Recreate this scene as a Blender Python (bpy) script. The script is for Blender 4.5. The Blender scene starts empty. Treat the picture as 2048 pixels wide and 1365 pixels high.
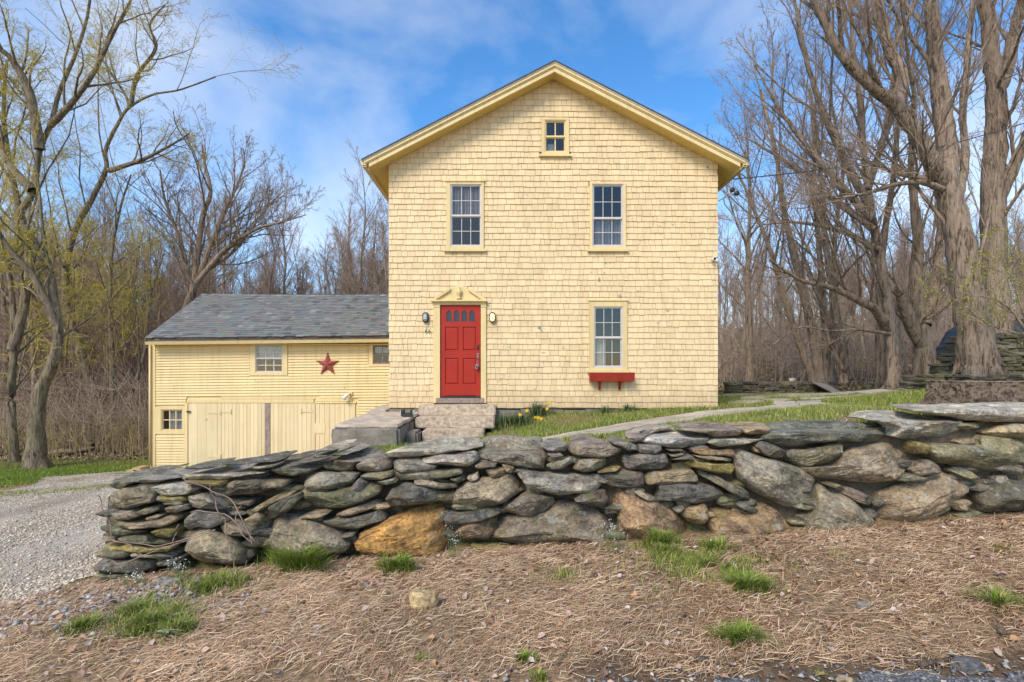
import bpy, bmesh, math, random
import numpy as np
from mathutils import Vector, Matrix, noise as mnoise

random.seed(7)
R = np.random.default_rng(11)
rad = math.radians
scene = bpy.context.scene
COL = scene.collection

# ------------------------------------------------------------------ camera
EYE = 1.6
cam_d = bpy.data.cameras.new('camera')
cam = bpy.data.objects.new('camera', cam_d)
COL.objects.link(cam)
cam.location = (0, 0, EYE)
cam.rotation_euler = (rad(90), 0, 0)
cam_d.lens = 18.0
cam_d.sensor_width = 36.0
cam_d.shift_y = 67.5 / 2048
cam_d.clip_end = 1500
cam_d.clip_start = 0.05
scene.camera = cam

# ------------------------------------------------------------------ sky + sun
SUN_DIR = Vector((0.42, 0.72, -0.80)).normalized()      # way the light travels
sun_el = math.asin(-SUN_DIR.z)
world = bpy.data.worlds.new('World')
scene.world = world
world.use_nodes = True
wt = world.node_tree
wn, wl = wt.nodes, wt.links
wn.clear()
w_out = wn.new('ShaderNodeOutputWorld')
w_bg = wn.new('ShaderNodeBackground')
w_sky = wn.new('ShaderNodeTexSky')
w_sky.sky_type = 'NISHITA'
w_sky.sun_disc = False
w_sky.sun_elevation = sun_el
w_sky.sun_rotation = math.atan2(-SUN_DIR.x, -SUN_DIR.y)
w_sky.air_density = 1.0
w_sky.dust_density = 0.3
w_sky.ozone_density = 2.5
w_hs = wn.new('ShaderNodeHueSaturation')
w_hs.inputs['Saturation'].default_value = 1.28
w_hs.inputs['Value'].default_value = 1.95
wl.new(w_sky.outputs[0], w_hs.inputs['Color'])
w_tc = wn.new('ShaderNodeTexCoord')
w_map = wn.new('ShaderNodeMapping')
w_map.inputs['Location'].default_value = (11.4, 1.52, 4.2)
w_map.inputs['Scale'].default_value = (1.0, 1.0, 1.7)
wl.new(w_tc.outputs['Generated'], w_map.inputs['Vector'])
w_n = wn.new('ShaderNodeTexNoise')
w_n.inputs['Scale'].default_value = 2.3
w_n.inputs['Detail'].default_value = 9
w_n.inputs['Roughness'].default_value = 0.52
w_n.inputs['Distortion'].default_value = 0.25
wl.new(w_map.outputs[0], w_n.inputs['Vector'])
w_r = wn.new('ShaderNodeValToRGB')
w_r.color_ramp.elements[0].position = 0.40
w_r.color_ramp.elements[0].color = (0, 0, 0, 1)
w_r.color_ramp.elements[1].position = 0.80
w_r.color_ramp.elements[1].color = (0.8, 0.8, 0.8, 1)
wl.new(w_n.outputs[0], w_r.inputs[0])
w_mix = wn.new('ShaderNodeMixRGB')
wl.new(w_r.outputs[0], w_mix.inputs[0])
wl.new(w_hs.outputs[0], w_mix.inputs[1])
w_mix.inputs[2].default_value = (8.6, 8.7, 8.9, 1)
wl.new(w_mix.outputs[0], w_bg.inputs['Color'])
w_bg.inputs['Strength'].default_value = 0.095
wl.new(w_bg.outputs[0], w_out.inputs['Surface'])

sun_d = bpy.data.lights.new('sun', 'SUN')
sun_d.energy = 2.6
sun_d.angle = rad(24)
sun_d.color = (1.0, 0.91, 0.77)
sun = bpy.data.objects.new('sun', sun_d)
COL.objects.link(sun)
sun.rotation_euler = SUN_DIR.to_track_quat('-Z', 'Y').to_euler()
sun.location = (-6, -10, 14)

scene.view_settings.view_transform = 'Standard'
scene.view_settings.look = 'None'
scene.view_settings.exposure = 0.50
scene.view_settings.gamma = 1.0
scene.cycles.max_bounces = 6
scene.cycles.transparent_max_bounces = 8
scene.cycles.use_denoising = True


# ------------------------------------------------------------------ helpers
def P(px, py, d):
    """photo pixel (2048 wide) at distance d -> world point"""
    return ((px - 1024) / 1024 * d, d, EYE - (py - 750) / 1024 * d)


def tag(o, label=None, cat=None, group=None, kind=None):
    if label: o['label'] = label
    if cat: o['category'] = cat
    if group: o['group'] = group
    if kind: o['kind'] = kind
    return o


def empty(name, loc=(0, 0, 0), parent=None):
    o = bpy.data.objects.new(name, None)
    o.location = loc
    o.empty_display_size = 0.2
    COL.objects.link(o)
    if parent: o.parent = parent
    return o


def world_parent(o, parent):
    """parent without moving: things' empties have only a translation"""
    o.parent = parent
    if parent is not None:
        base = Vector((0, 0, 0))
        p = parent
        while p is not None:
            base += Vector(p.location)
            p = p.parent
        o.location = Vector(o.location) - base


def mobj(name, verts, faces, mat, parent=None, smooth=False):
    me = bpy.data.meshes.new(name)
    me.from_pydata([tuple(v) for v in verts], [], [tuple(f) for f in faces])
    me.update()
    if smooth:
        me.polygons.foreach_set('use_smooth', [True] * len(me.polygons))
    if mat is not None: me.materials.append(mat)
    o = bpy.data.objects.new(name, me)
    COL.objects.link(o)
    if parent: world_parent(o, parent)
    return o


def fast(name, V, F, mat, parent=None, colors=None, smooth=False):
    """V (n,3), F (m,k) uniform polygon arrays"""
    V = np.asarray(V, dtype=np.float32); F = np.asarray(F, dtype=np.int32)
    me = bpy.data.meshes.new(name)
    n, m, k = len(V), len(F), F.shape[1]
    me.vertices.add(n)
    me.vertices.foreach_set('co', V.ravel())
    me.loops.add(m * k)
    me.loops.foreach_set('vertex_index', F.ravel())
    me.polygons.add(m)
    me.polygons.foreach_set('loop_start', np.arange(0, m * k, k, dtype=np.int32))
    me.polygons.foreach_set('loop_total', np.full(m, k, dtype=np.int32))
    if smooth:
        me.polygons.foreach_set('use_smooth', np.ones(m, dtype=bool))
    me.update(calc_edges=True)
    if colors is not None:
        a = me.attributes.new('col', 'FLOAT_COLOR', 'POINT')
        c = np.ones((n, 4), dtype=np.float32); c[:, :3] = colors
        a.data.foreach_set('color', c.ravel())
    if mat is not None: me.materials.append(mat)
    o = bpy.data.objects.new(name, me)
    COL.objects.link(o)
    if parent: world_parent(o, parent)
    return o


class MB:
    def __init__(s): s.v = []; s.f = []
    def hexa(s, p):
        b = len(s.v); s.v += [tuple(q) for q in p]
        s.f += [(b, b+3, b+2, b+1), (b+4, b+5, b+6, b+7), (b, b+1, b+5, b+4), (b+1, b+2, b+6, b+5), (b+2, b+3, b+7, b+6), (b+3, b, b+4, b+7)]
        return s
    def box(s, x0, x1, y0, y1, z0, z1):
        return s.hexa([(x0, y0, z0), (x1, y0, z0), (x1, y1, z0), (x0, y1, z0), (x0, y0, z1), (x1, y0, z1), (x1, y1, z1), (x0, y1, z1)])
    def prism(s, poly, y0, y1):
        """poly of (x,z), extruded along y; listed counter-clockwise seen from -Y"""
        b = len(s.v); n = len(poly)
        s.v += [(x, y0, z) for x, z in poly] + [(x, y1, z) for x, z in poly]
        s.f.append(tuple(range(b, b+n))); s.f.append(tuple(range(b+2*n-1, b+n-1, -1)))
        for i in range(n):
            j = (i+1) % n
            s.f.append((b+i, b+n+i, b+n+j, b+j))
        return s
    def tube(s, pts, rr, sides=8, caps=True):
        pts = [Vector(p) for p in pts]; n = len(pts)
        if not hasattr(rr, '__len__'): rr = [rr] * n
        b = len(s.v)
        for i, p in enumerate(pts):
            t = (pts[min(i+1, n-1)] - pts[max(i-1, 0)]).normalized()
            ref = Vector((0, 0, 1)) if abs(t.z) < 0.9 else Vector((1, 0, 0))
            u = t.cross(ref).normalized(); w = t.cross(u)
            for k in range(sides):
                a = 2*math.pi*k/sides
                s.v.append(tuple(p + (u*math.cos(a) + w*math.sin(a))*rr[i]))
        for i in range(n-1):
            for k in range(sides):
                k2 = (k+1) % sides
                s.f.append((b+i*sides+k, b+(i+1)*sides+k, b+(i+1)*sides+k2, b+i*sides+k2))
        if caps:
            s.f.append(tuple(b+k for k in range(sides)))
            s.f.append(tuple(b+(n-1)*sides+k for k in range(sides-1, -1, -1)))
        return s
    def lathe(s, c, prof, sides=14, axis='z'):
        """prof list of (r, h)"""
        b = len(s.v); n = len(prof)
        for r, h in prof:
            for k in range(sides):
                a = 2*math.pi*k/sides
                if axis == 'z': s.v.append((c[0]+r*math.cos(a), c[1]+r*math.sin(a), c[2]+h))
                else: s.v.append((c[0]+r*math.cos(a), c[1]-h, c[2]+r*math.sin(a)))
        for i in range(n-1):
            for k in range(sides):
                k2 = (k+1) % sides
                s.f.append((b+i*sides+k, b+i*sides+k2, b+(i+1)*sides+k2, b+(i+1)*sides+k))
        s.f.append(tuple(b+k for k in range(sides-1, -1, -1)))
        s.f.append(tuple(b+(n-1)*sides+k for k in range(sides)))
        return s
    def build(s, name, mat, parent=None, smooth=False, bevel=0):
        o = mobj(name, s.v, s.f, mat, parent, smooth)
        if bevel:
            m = o.modifiers.new('bevel', 'BEVEL'); m.width = bevel; m.segments = 2; m.limit_method = 'ANGLE'
        return o


# ------------------------------------------------------------------ materials
def nodes_of(m):
    m.use_nodes = True
    nt = m.node_tree; nt.nodes.clear()
    out = nt.nodes.new('ShaderNodeOutputMaterial')
    bs = nt.nodes.new('ShaderNodeBsdfPrincipled')
    nt.links.new(bs.outputs[0], out.inputs[0])
    return nt, bs


def N(nt, t, **kw):
    n = nt.nodes.new(t)
    for k, v in kw.items():
        if k in n.inputs: n.inputs[k].default_value = v
        else: setattr(n, k, v)
    return n


def ramp(nt, src, stops):
    r = nt.nodes.new('ShaderNodeValToRGB')
    e = r.color_ramp.elements
    while len(e) < len(stops): e.new(0.5)
    for i, (p, c) in enumerate(stops):
        e[i].position = p
        e[i].color = (c[0], c[1], c[2], 1) if hasattr(c, '__len__') else (c, c, c, 1)
    nt.links.new(src, r.inputs[0])
    return r.outputs[0]


def mixc(nt, fac, a, b, mode='MIX'):
    m = nt.nodes.new('ShaderNodeMixRGB'); m.blend_type = mode
    for i, s in ((0, fac), (1, a), (2, b)):
        if hasattr(s, 'is_linked'): nt.links.new(s, m.inputs[i])
        elif hasattr(s, '__len__'): m.inputs[i].default_value = (s[0], s[1], s[2], 1)
        else: m.inputs[i].default_value = s
    return m.outputs[0]


def coords(nt, kind='Object', scale=(1, 1, 1)):
    tc = nt.nodes.new('ShaderNodeTexCoord'); mp = nt.nodes.new('ShaderNodeMapping')
    mp.inputs['Scale'].default_value = scale
    nt.links.new(tc.outputs[kind], mp.inputs[0])
    return mp.outputs[0]


def wcoords(nt, scale=(1, 1, 1)):
    g = nt.nodes.new('ShaderNodeNewGeometry'); mp = nt.nodes.new('ShaderNodeMapping')
    mp.inputs['Scale'].default_value = scale
    nt.links.new(g.outputs['Position'], mp.inputs[0])
    return mp.outputs[0]


def noise(nt, vec, scale, detail=4, rough=0.55, dist=0.0):
    n = N(nt, 'ShaderNodeTexNoise', Scale=scale, Detail=detail, Roughness=rough, Distortion=dist)
    nt.links.new(vec, n.inputs['Vector'])
    return n.outputs[0]


def bump(nt, bs, h, strength=0.3, dist=0.02):
    b = N(nt, 'ShaderNodeBump', Strength=strength, Distance=dist)
    nt.links.new(h, b.inputs['Height'])
    nt.links.new(b.outputs[0], bs.inputs['Normal'])


def simple(name, c, rough=0.6, var=0.12, scale=6.0, bmp=0.1, metal=0.0, spec=0.5, world=True):
    m = bpy.data.materials.new(name); nt, bs = nodes_of(m)
    v = wcoords(nt) if world else coords(nt)
    f = noise(nt, v, scale, 5)
    lo = [x*(1-var) for x in c]; hi = [min(1, x*(1+var)) for x in c]
    nt.links.new(ramp(nt, f, [(0.3, lo), (0.7, hi)]), bs.inputs['Base Color'])
    bs.inputs['Roughness'].default_value = rough
    bs.inputs['Metallic'].default_value = metal
    bs.inputs['Specular IOR Level'].default_value = spec
    if bmp: bump(nt, bs, noise(nt, v, scale*8, 4), bmp, 0.01)
    return m


def paint(name, c, chip=(0.30, 0.26, 0.22), chip_at=0.73, var=0.07, grain=(6, 6, 40), rough=0.62, foot=None):
    """weathered house paint: soft tone changes, dirt, a few chips showing old wood"""
    m = bpy.data.materials.new(name); nt, bs = nodes_of(m)
    v = wcoords(nt)
    f = noise(nt, v, 1.3, 5)
    base = ramp(nt, f, [(0.3, [x*(1-var) for x in c]), (0.7, [x*(1+var*0.4) for x in c])])
    g = nt.nodes.new('ShaderNodeNewGeometry'); oi = nt.nodes.new('ShaderNodeObjectInfo')
    ad = N(nt, 'ShaderNodeMath', operation='ADD'); nt.links.new(g.outputs['Random Per Island'], ad.inputs[0]); nt.links.new(oi.outputs['Random'], ad.inputs[1])
    fr = N(nt, 'ShaderNodeMath', operation='FRACT'); nt.links.new(ad.outputs[0], fr.inputs[0])
    base = mixc(nt, 1.0, base, ramp(nt, fr.outputs[0], [(0.0, (0.90, 0.885, 0.86)), (0.35, (0.97, 0.97, 0.98)), (0.6, (0.985, 0.97, 0.94)), (1.0, (1.05, 1.04, 1.05))]), 'MULTIPLY')
    dirt = noise(nt, wcoords(nt, (10, 10, .9)), 1.0, 6, 0.65)
    base = mixc(nt, ramp(nt, dirt, [(0.48, 0.0), (0.80, 0.55)]), base, (c[0]*0.6, c[1]*0.56, c[2]*0.48))
    if foot is not None:          # mud splashed up from the bed: ragged, dies out half a metre up
        sx_ = nt.nodes.new('ShaderNodeSeparateXYZ'); nt.links.new(v, sx_.inputs[0])
        ns_ = noise(nt, wcoords(nt, (7, 7, 3)), 1.0, 6, 0.7)
        hm = N(nt, 'ShaderNodeMath', operation='MULTIPLY_ADD'); nt.links.new(ns_, hm.inputs[0]); hm.inputs[1].default_value = -.9; nt.links.new(sx_.outputs['Z'], hm.inputs[2])
        mr = N(nt, 'ShaderNodeMapRange'); nt.links.new(hm.outputs[0], mr.inputs['Value'])
        for k_, v_ in (('From Min', foot-.45), ('From Max', foot+.05), ('To Min', .55), ('To Max', 0.0)): mr.inputs[k_].default_value = v_
        base = mixc(nt, mr.outputs[0], base, (c[0]*.62, c[1]*.57, c[2]*.5))
    c1 = noise(nt, v, 7.0, 6, 0.6); c2 = noise(nt, v, 0.8, 2)
    mm = N(nt, 'ShaderNodeMath', operation='MULTIPLY_ADD'); nt.links.new(c2, mm.inputs[0]); mm.inputs[1].default_value = 0.35; nt.links.new(c1, mm.inputs[2])
    chipm = ramp(nt, mm.outputs[0], [(chip_at+0.145, 0.0), (chip_at+0.16, 1.0)])
    base = mixc(nt, chipm, base, chip)
    nt.links.new(base, bs.inputs['Base Color'])
    bs.inputs['Roughness'].default_value = rough
    bs.inputs['Specular IOR Level'].default_value = 0.3
    bump(nt, bs, noise(nt, wcoords(nt, grain), 4.0, 4), 0.25, 0.004)
    return m


def attr_mat(name, rough=0.8, trans=0.0):
    m = bpy.data.materials.new(name); nt, bs = nodes_of(m)
    a = nt.nodes.new('ShaderNodeAttribute'); a.attribute_name = 'col'
    nt.links.new(a.outputs['Color'], bs.inputs['Base Color'])
    bs.inputs['Roughness'].default_value = rough
    bs.inputs['Specular IOR Level'].default_value = 0.25
    return m


M = {}
YEL = (0.755, 0.575, 0.335)
M['shingle'] = paint('shingle_paint', YEL, foot=0.87)
M['trim'] = paint('trim_paint', (0.74, 0.575, 0.29), chip_at=0.80)
M['clap'] = paint('clapboard_paint', (0.75, 0.58, 0.295), chip_at=0.77)
M['barn_door'] = paint('barn_door_paint', (0.76, 0.61, 0.36), chip_at=0.76, grain=(40, 6, 6))
M['soffit'] = paint('soffit_paint', (0.70, 0.51, 0.16), chip_at=0.9)
M['red'] = simple('red_door_paint', (0.36, 0.026, 0.014), 0.55, 0.10, 3, 0.05, spec=.25)
M['boxred'] = simple('window_box_paint', (0.30, 0.024, 0.012), 0.45, 0.15, 8, 0.05)
M['starred'] = simple('star_metal_paint', (0.30, 0.07, 0.065), 0.33, 0.25, 12, 0.05)
M['vinyl'] = simple('window_vinyl', (0.56, 0.51, 0.47), 0.5, 0.08, 10, 0.03)
M['white'] = simple('white_metal', (0.72, 0.70, 0.68), 0.4, 0.06, 10, 0.0)
M['black'] = simple('black_metal', (0.018, 0.018, 0.02), 0.45, 0.2, 20, 0.1)
M['steel'] = simple('steel', (0.30, 0.30, 0.31), 0.35, 0.15, 20, 0.0, metal=0.8)
M['roofedge'] = simple('asphalt_roofing', (0.075, 0.068, 0.070), 0.9, 0.3, 18, 0.4)
M['granite'] = simple('pink_granite', (0.47, 0.365, 0.26), 0.85, 0.42, 16, 0.5)
M['concrete'] = None
M['slab_top'] = simple('tan_concrete', (0.47, 0.38, 0.285), 0.92, 0.32, 5, 0.5)
M['weathered'] = simple('weathered_board', (0.27, 0.20, 0.165), 0.85, 0.3, 12, 0.3)
M['plywood'] = simple('plywood', (0.38, 0.29, 0.22), 0.8, 0.15, 5, 0.1)
M['sheathing'] = simple('old_sheathing', (0.25, 0.185, 0.105), 0.9, 0.2, 9, 0.1)
M['added_blind'] = simple('added_grey_blind', (0.24, 0.235, 0.24), 0.9, 0.15, 5, 0.0)  # blind cloth added behind two upper-floor sashes to lighten their panes
M['curtain'] = simple('curtain_cloth', (0.60, 0.60, 0.58), 0.9, 0.1, 5, 0.0)
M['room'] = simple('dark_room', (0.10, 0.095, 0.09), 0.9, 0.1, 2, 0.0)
M['wire'] = simple('cable_sheath', (0.05, 0.05, 0.055), 0.6, 0.1, 5, 0.0)
M['conduit'] = simple('grey_conduit', (0.52, 0.50, 0.46), 0.5, 0.1, 5, 0.0)
M['carpaint'] = simple('car_paint', (0.022, 0.021, 0.02), 0.45, 0.1, 3, 0.0)
M['cargrey'] = simple('car_bumper_plastic', (0.09, 0.09, 0.095), 0.5, 0.1, 3, 0.0)
M['tyre'] = simple('tyre_rubber', (0.02, 0.02, 0.02), 0.85, 0.1, 9, 0.1)
M['lumber'] = simple('cut_lumber', (0.50, 0.33, 0.16), 0.8, 0.15, 7, 0.1)
M['char'] = simple('charred_log', (0.022, 0.020, 0.020), 0.8, 0.4, 12, 0.6)
M['attr'] = attr_mat('tinted_by_strand')
M['leafattr'] = attr_mat('leaf_tint', 0.7)

# glass: real transparent pane with a mirror-like reflection
m = bpy.data.materials.new('window_glass'); m.use_nodes = True
nt = m.node_tree; nt.nodes.clear()
o_ = nt.nodes.new('ShaderNodeOutputMaterial'); t_ = nt.nodes.new('ShaderNodeBsdfTransparent'); g_ = nt.nodes.new('ShaderNodeBsdfGlossy')
t_.inputs[0].default_value = (0.84, 0.85, 0.86, 1); g_.inputs['Roughness'].default_value = 0.03; g_.inputs[0].default_value = (0.86, 0.80, 0.74, 1)
f_ = N(nt, 'ShaderNodeFresnel', IOR=1.85)
bn = N(nt, 'ShaderNodeBump', Strength=0.10, Distance=0.02)
nt.links.new(noise(nt, wcoords(nt), 4.0, 2), bn.inputs['Height']); nt.links.new(bn.outputs[0], g_.inputs['Normal'])
x_ = nt.nodes.new('ShaderNodeMixShader')
gb_ = nt.nodes.new('ShaderNodeNewGeometry'); iv_ = N(nt, 'ShaderNodeMath', operation='SUBTRACT'); iv_.inputs[0].default_value = 1.0; nt.links.new(gb_.outputs['Backfacing'], iv_.inputs[1])
fm_ = N(nt, 'ShaderNodeMath', operation='MULTIPLY'); nt.links.new(f_.outputs[0], fm_.inputs[0]); nt.links.new(iv_.outputs[0], fm_.inputs[1])
nt.links.new(fm_.outputs[0], x_.inputs[0]); nt.links.new(t_.outputs[0], x_.inputs[1]); nt.links.new(g_.outputs[0], x_.inputs[2]); nt.links.new(x_.outputs[0], o_.inputs[0])
M['glass'] = m

# dark textured door glass
m = bpy.data.materials.new('door_glass'); nt, bs = nodes_of(m)
bs.inputs['Base Color'].default_value = (0.03, 0.035, 0.045, 1); bs.inputs['Roughness'].default_value = 0.12
bump(nt, bs, noise(nt, wcoords(nt), 40, 3), 0.5, 0.01)
M['doorglass'] = m

# lamp glass, lit and unlit
m = bpy.data.materials.new('lit_lamp_glass'); nt, bs = nodes_of(m)
bs.inputs['Base Color'].default_value = (0.9, 0.75, 0.45, 1); bs.inputs['Emission Color'].default_value = (1.0, 0.66, 0.25, 1)
bs.inputs['Emission Strength'].default_value = 1.0; bs.inputs['Roughness'].default_value = 0.3
M['lit'] = m
M['lampglass'] = simple('frosted_lamp_glass', (0.50, 0.50, 0.47), 0.25, 0.1, 20, 0.1)

# field stone: object colour gives each stone its tone; foliation along the stone's own long axis
m = bpy.data.materials.new('field_stone'); nt, bs = nodes_of(m)
oi = nt.nodes.new('ShaderNodeObjectInfo')
vo = coords(nt, 'Object')
ofs = N(nt, 'ShaderNodeVectorMath', operation='ADD')
cm = N(nt, 'ShaderNodeVectorMath', operation='SCALE'); cm.inputs[0].default_value = (37, 19, 53); nt.links.new(oi.outputs['Random'], cm.inputs['Scale'])
nt.links.new(vo, ofs.inputs[0]); nt.links.new(cm.outputs[0], ofs.inputs[1])
vs = N(nt, 'ShaderNodeMapping'); vs.inputs['Scale'].default_value = (2.6, 3.0, 9.0); nt.links.new(ofs.outputs[0], vs.inputs[0])
band = noise(nt, vs.outputs[0], 2.2, 7, 0.62, 0.6)
blot = noise(nt, ofs.outputs[0], 5.0, 6, 0.6)
fine = noise(nt, ofs.outputs[0], 34.0, 8, 0.75)
colr = mixc(nt, 1.0, oi.outputs['Color'], ramp(nt, band, [(0.28, (0.62, 0.60, 0.57)), (0.5, (1.08, 1.07, 1.05)), (0.72, (1.5, 1.46, 1.38))]), 'MULTIPLY')
colr = mixc(nt, 1.0, colr, ramp(nt, blot, [(0.3, (0.42, 0.41, 0.40)), (0.48, (1.0, 1.0, 1.0)), (0.70, (1.6, 1.52, 1.36))]), 'MULTIPLY')
colr = mixc(nt, 1.0, colr, ramp(nt, fine, [(0.34, (0.45, 0.44, 0.43)), (0.5, (1.0, 1.0, 1.0)), (0.66, (1.5, 1.48, 1.42))]), 'MULTIPLY')
vs2 = N(nt, 'ShaderNodeMapping'); vs2.inputs['Scale'].default_value = (1.3, 1.6, 3.4); nt.links.new(ofs.outputs[0], vs2.inputs[0])
wob = N(nt, 'ShaderNodeVectorMath', operation='SCALE'); wn_ = N(nt, 'ShaderNodeTexNoise', Scale=4.0, Detail=4.0); nt.links.new(ofs.outputs[0], wn_.inputs['Vector']); nt.links.new(wn_.outputs['Color'], wob.inputs[0]); wob.inputs['Scale'].default_value = .55
va = N(nt, 'ShaderNodeVectorMath', operation='ADD'); nt.links.new(vs2.outputs[0], va.inputs[0]); nt.links.new(wob.outputs[0], va.inputs[1])
crk = N(nt, 'ShaderNodeTexVoronoi', Scale=1.5, feature='DISTANCE_TO_EDGE'); nt.links.new(va.outputs[0], crk.inputs['Vector'])
colr = mixc(nt, 1.0, colr, ramp(nt, crk.outputs['Distance'], [(0.0, (0.62, 0.60, 0.58)), (0.012, (0.88, 0.87, 0.86)), (0.035, (1.0, 1.0, 1.0))]), 'MULTIPLY')
rust = noise(nt, ofs.outputs[0], 3.1, 4, 0.6)
colr = mixc(nt, ramp(nt, rust, [(0.52, 0.0), (0.72, 0.5)]), colr, (0.27, 0.165, 0.075))
lich = noise(nt, ofs.outputs[0], 7.0, 6, 0.62, 0.3)
colr = mixc(nt, ramp(nt, lich, [(0.60, 0.0), (0.63, 0.5)]), colr, (0.42, 0.42, 0.36))
geo = nt.nodes.new('ShaderNodeNewGeometry')
moss = noise(nt, wcoords(nt), 4.5, 5, 0.65)
colr = mixc(nt, ramp(nt, moss, [(0.55, 0.0), (0.70, 0.62)]), colr, (0.125, 0.125, 0.028))
nt.links.new(colr, bs.inputs['Base Color'])
bs.inputs['Roughness'].default_value = 0.82; bs.inputs['Specular IOR Level'].default_value = 0.35
hh = N(nt, 'ShaderNodeMath', operation='MULTIPLY_ADD'); nt.links.new(band, hh.inputs[0]); hh.inputs[1].default_value = 0.9; nt.links.new(blot, hh.inputs[2])
h2 = N(nt, 'ShaderNodeMath', operation='MULTIPLY_ADD'); nt.links.new(fine, h2.inputs[0]); h2.inputs[1].default_value = 0.45; nt.links.new(hh.outputs[0], h2.inputs[2])
h3 = N(nt, 'ShaderNodeMath', operation='MULTIPLY_ADD'); nt.links.new(ramp(nt, crk.outputs['Distance'], [(0.0, 0.0), (0.05, 1.0)]), h3.inputs[0]); h3.inputs[1].default_value = .16; nt.links.new(h2.outputs[0], h3.inputs[2])
bump(nt, bs, h3.outputs[0], 1.0, 0.05)
M['stone'] = m

# concrete of landing and foundation: mottled, darker than the landing's top layer
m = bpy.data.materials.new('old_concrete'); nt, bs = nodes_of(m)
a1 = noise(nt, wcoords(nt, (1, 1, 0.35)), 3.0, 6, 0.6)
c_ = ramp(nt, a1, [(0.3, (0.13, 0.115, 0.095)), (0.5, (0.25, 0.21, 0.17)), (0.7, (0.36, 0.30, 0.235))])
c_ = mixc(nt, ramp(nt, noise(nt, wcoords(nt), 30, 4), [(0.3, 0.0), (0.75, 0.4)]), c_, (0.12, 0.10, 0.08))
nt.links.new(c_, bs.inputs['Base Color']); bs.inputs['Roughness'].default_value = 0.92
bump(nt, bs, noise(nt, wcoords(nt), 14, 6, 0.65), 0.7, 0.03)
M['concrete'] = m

# flagstone
m = bpy.data.materials.new('flagstone'); nt, bs = nodes_of(m)
oi = nt.nodes.new('ShaderNodeObjectInfo')
c_ = mixc(nt, oi.outputs['Random'], (0.40, 0.345, 0.27), (0.54, 0.465, 0.36))
c_ = mixc(nt, 1.0, c_, ramp(nt, noise(nt, wcoords(nt), 7, 5), [(0.3, (0.7, 0.7, 0.68)), (0.7, (1.15, 1.13, 1.1))]), 'MULTIPLY')
nt.links.new(c_, bs.inputs['Base Color']); bs.inputs['Roughness'].default_value = 0.85
bump(nt, bs, noise(nt, wcoords(nt), 25, 4), 0.4, 0.01)
M['flag'] = m

# bark and twigs
def bark(name, dark, light, zs=0.22, sc=9.0, patch=None):
    m = bpy.data.materials.new(name); nt, bs = nodes_of(m)
    f0 = noise(nt, wcoords(nt, (1, 1, zs)), sc, 6, 0.7, 0.5); f1 = noise(nt, wcoords(nt, (1, 1, zs*.55)), sc*3.2, 5, 0.7, 0.2)
    fm = N(nt, 'ShaderNodeMath', operation='MULTIPLY_ADD'); nt.links.new(f1, fm.inputs[0]); fm.inputs[1].default_value = .8; nt.links.new(f0, fm.inputs[2])
    fd = N(nt, 'ShaderNodeMath', operation='MULTIPLY'); nt.links.new(fm.outputs[0], fd.inputs[0]); fd.inputs[1].default_value = 1/1.8
    f = fd.outputs[0]
    c_ = ramp(nt, f, [(0.43, [x*.8 for x in dark]), (0.485, [.55*(a+b) for a, b in zip(dark, light)]), (0.56, light), (0.66, [x*1.15 for x in light])])
    c_ = mixc(nt, ramp(nt, noise(nt, wcoords(nt, (1, 1, 0.6)), 1.7, 4), [(0.42, 0.0), (0.68, 0.38)]), c_, patch or [min(1, x*1.35) for x in light])
    nt.links.new(c_, bs.inputs['Base Color']); bs.inputs['Roughness'].default_value = 0.9; bs.inputs['Specular IOR Level'].default_value = 0.2
    bump(nt, bs, f, 1.0, 0.09)
    return m


M['bark_grey'] = bark('grey_maple_bark', (0.095, 0.066, 0.045), (0.36, 0.265, 0.195), patch=(0.34, 0.275, 0.21))
M['bark_brown'] = bark('brown_bark', (0.115, 0.082, 0.056), (0.37, 0.275, 0.195))
M['bark_willow'] = bark('willow_bark', (0.075, 0.058, 0.04), (0.27, 0.21, 0.145), patch=(0.25, 0.215, 0.115))
M['bark_stump'] = bark('stump_bark', (0.045, 0.032, 0.024), (0.26, 0.19, 0.135), 0.8, 14)
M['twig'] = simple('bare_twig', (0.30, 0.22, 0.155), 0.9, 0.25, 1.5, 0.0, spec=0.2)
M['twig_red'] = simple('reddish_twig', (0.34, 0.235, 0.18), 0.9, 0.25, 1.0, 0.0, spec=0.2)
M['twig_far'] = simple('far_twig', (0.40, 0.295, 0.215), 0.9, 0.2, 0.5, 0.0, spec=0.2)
M['twig_willow'] = simple('willow_twig', (0.46, 0.36, 0.085), 0.85, 0.3, 1.5, 0.0, spec=0.2)
M['twig_ochre'] = simple('ochre_twig', (0.34, 0.26, 0.12), 0.85, 0.35, 1.5, 0.0, spec=0.2)
M['cutwood'] = simple('cut_wood', (0.36, 0.27, 0.185), 0.85, 0.25, 9, 0.3)

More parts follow.
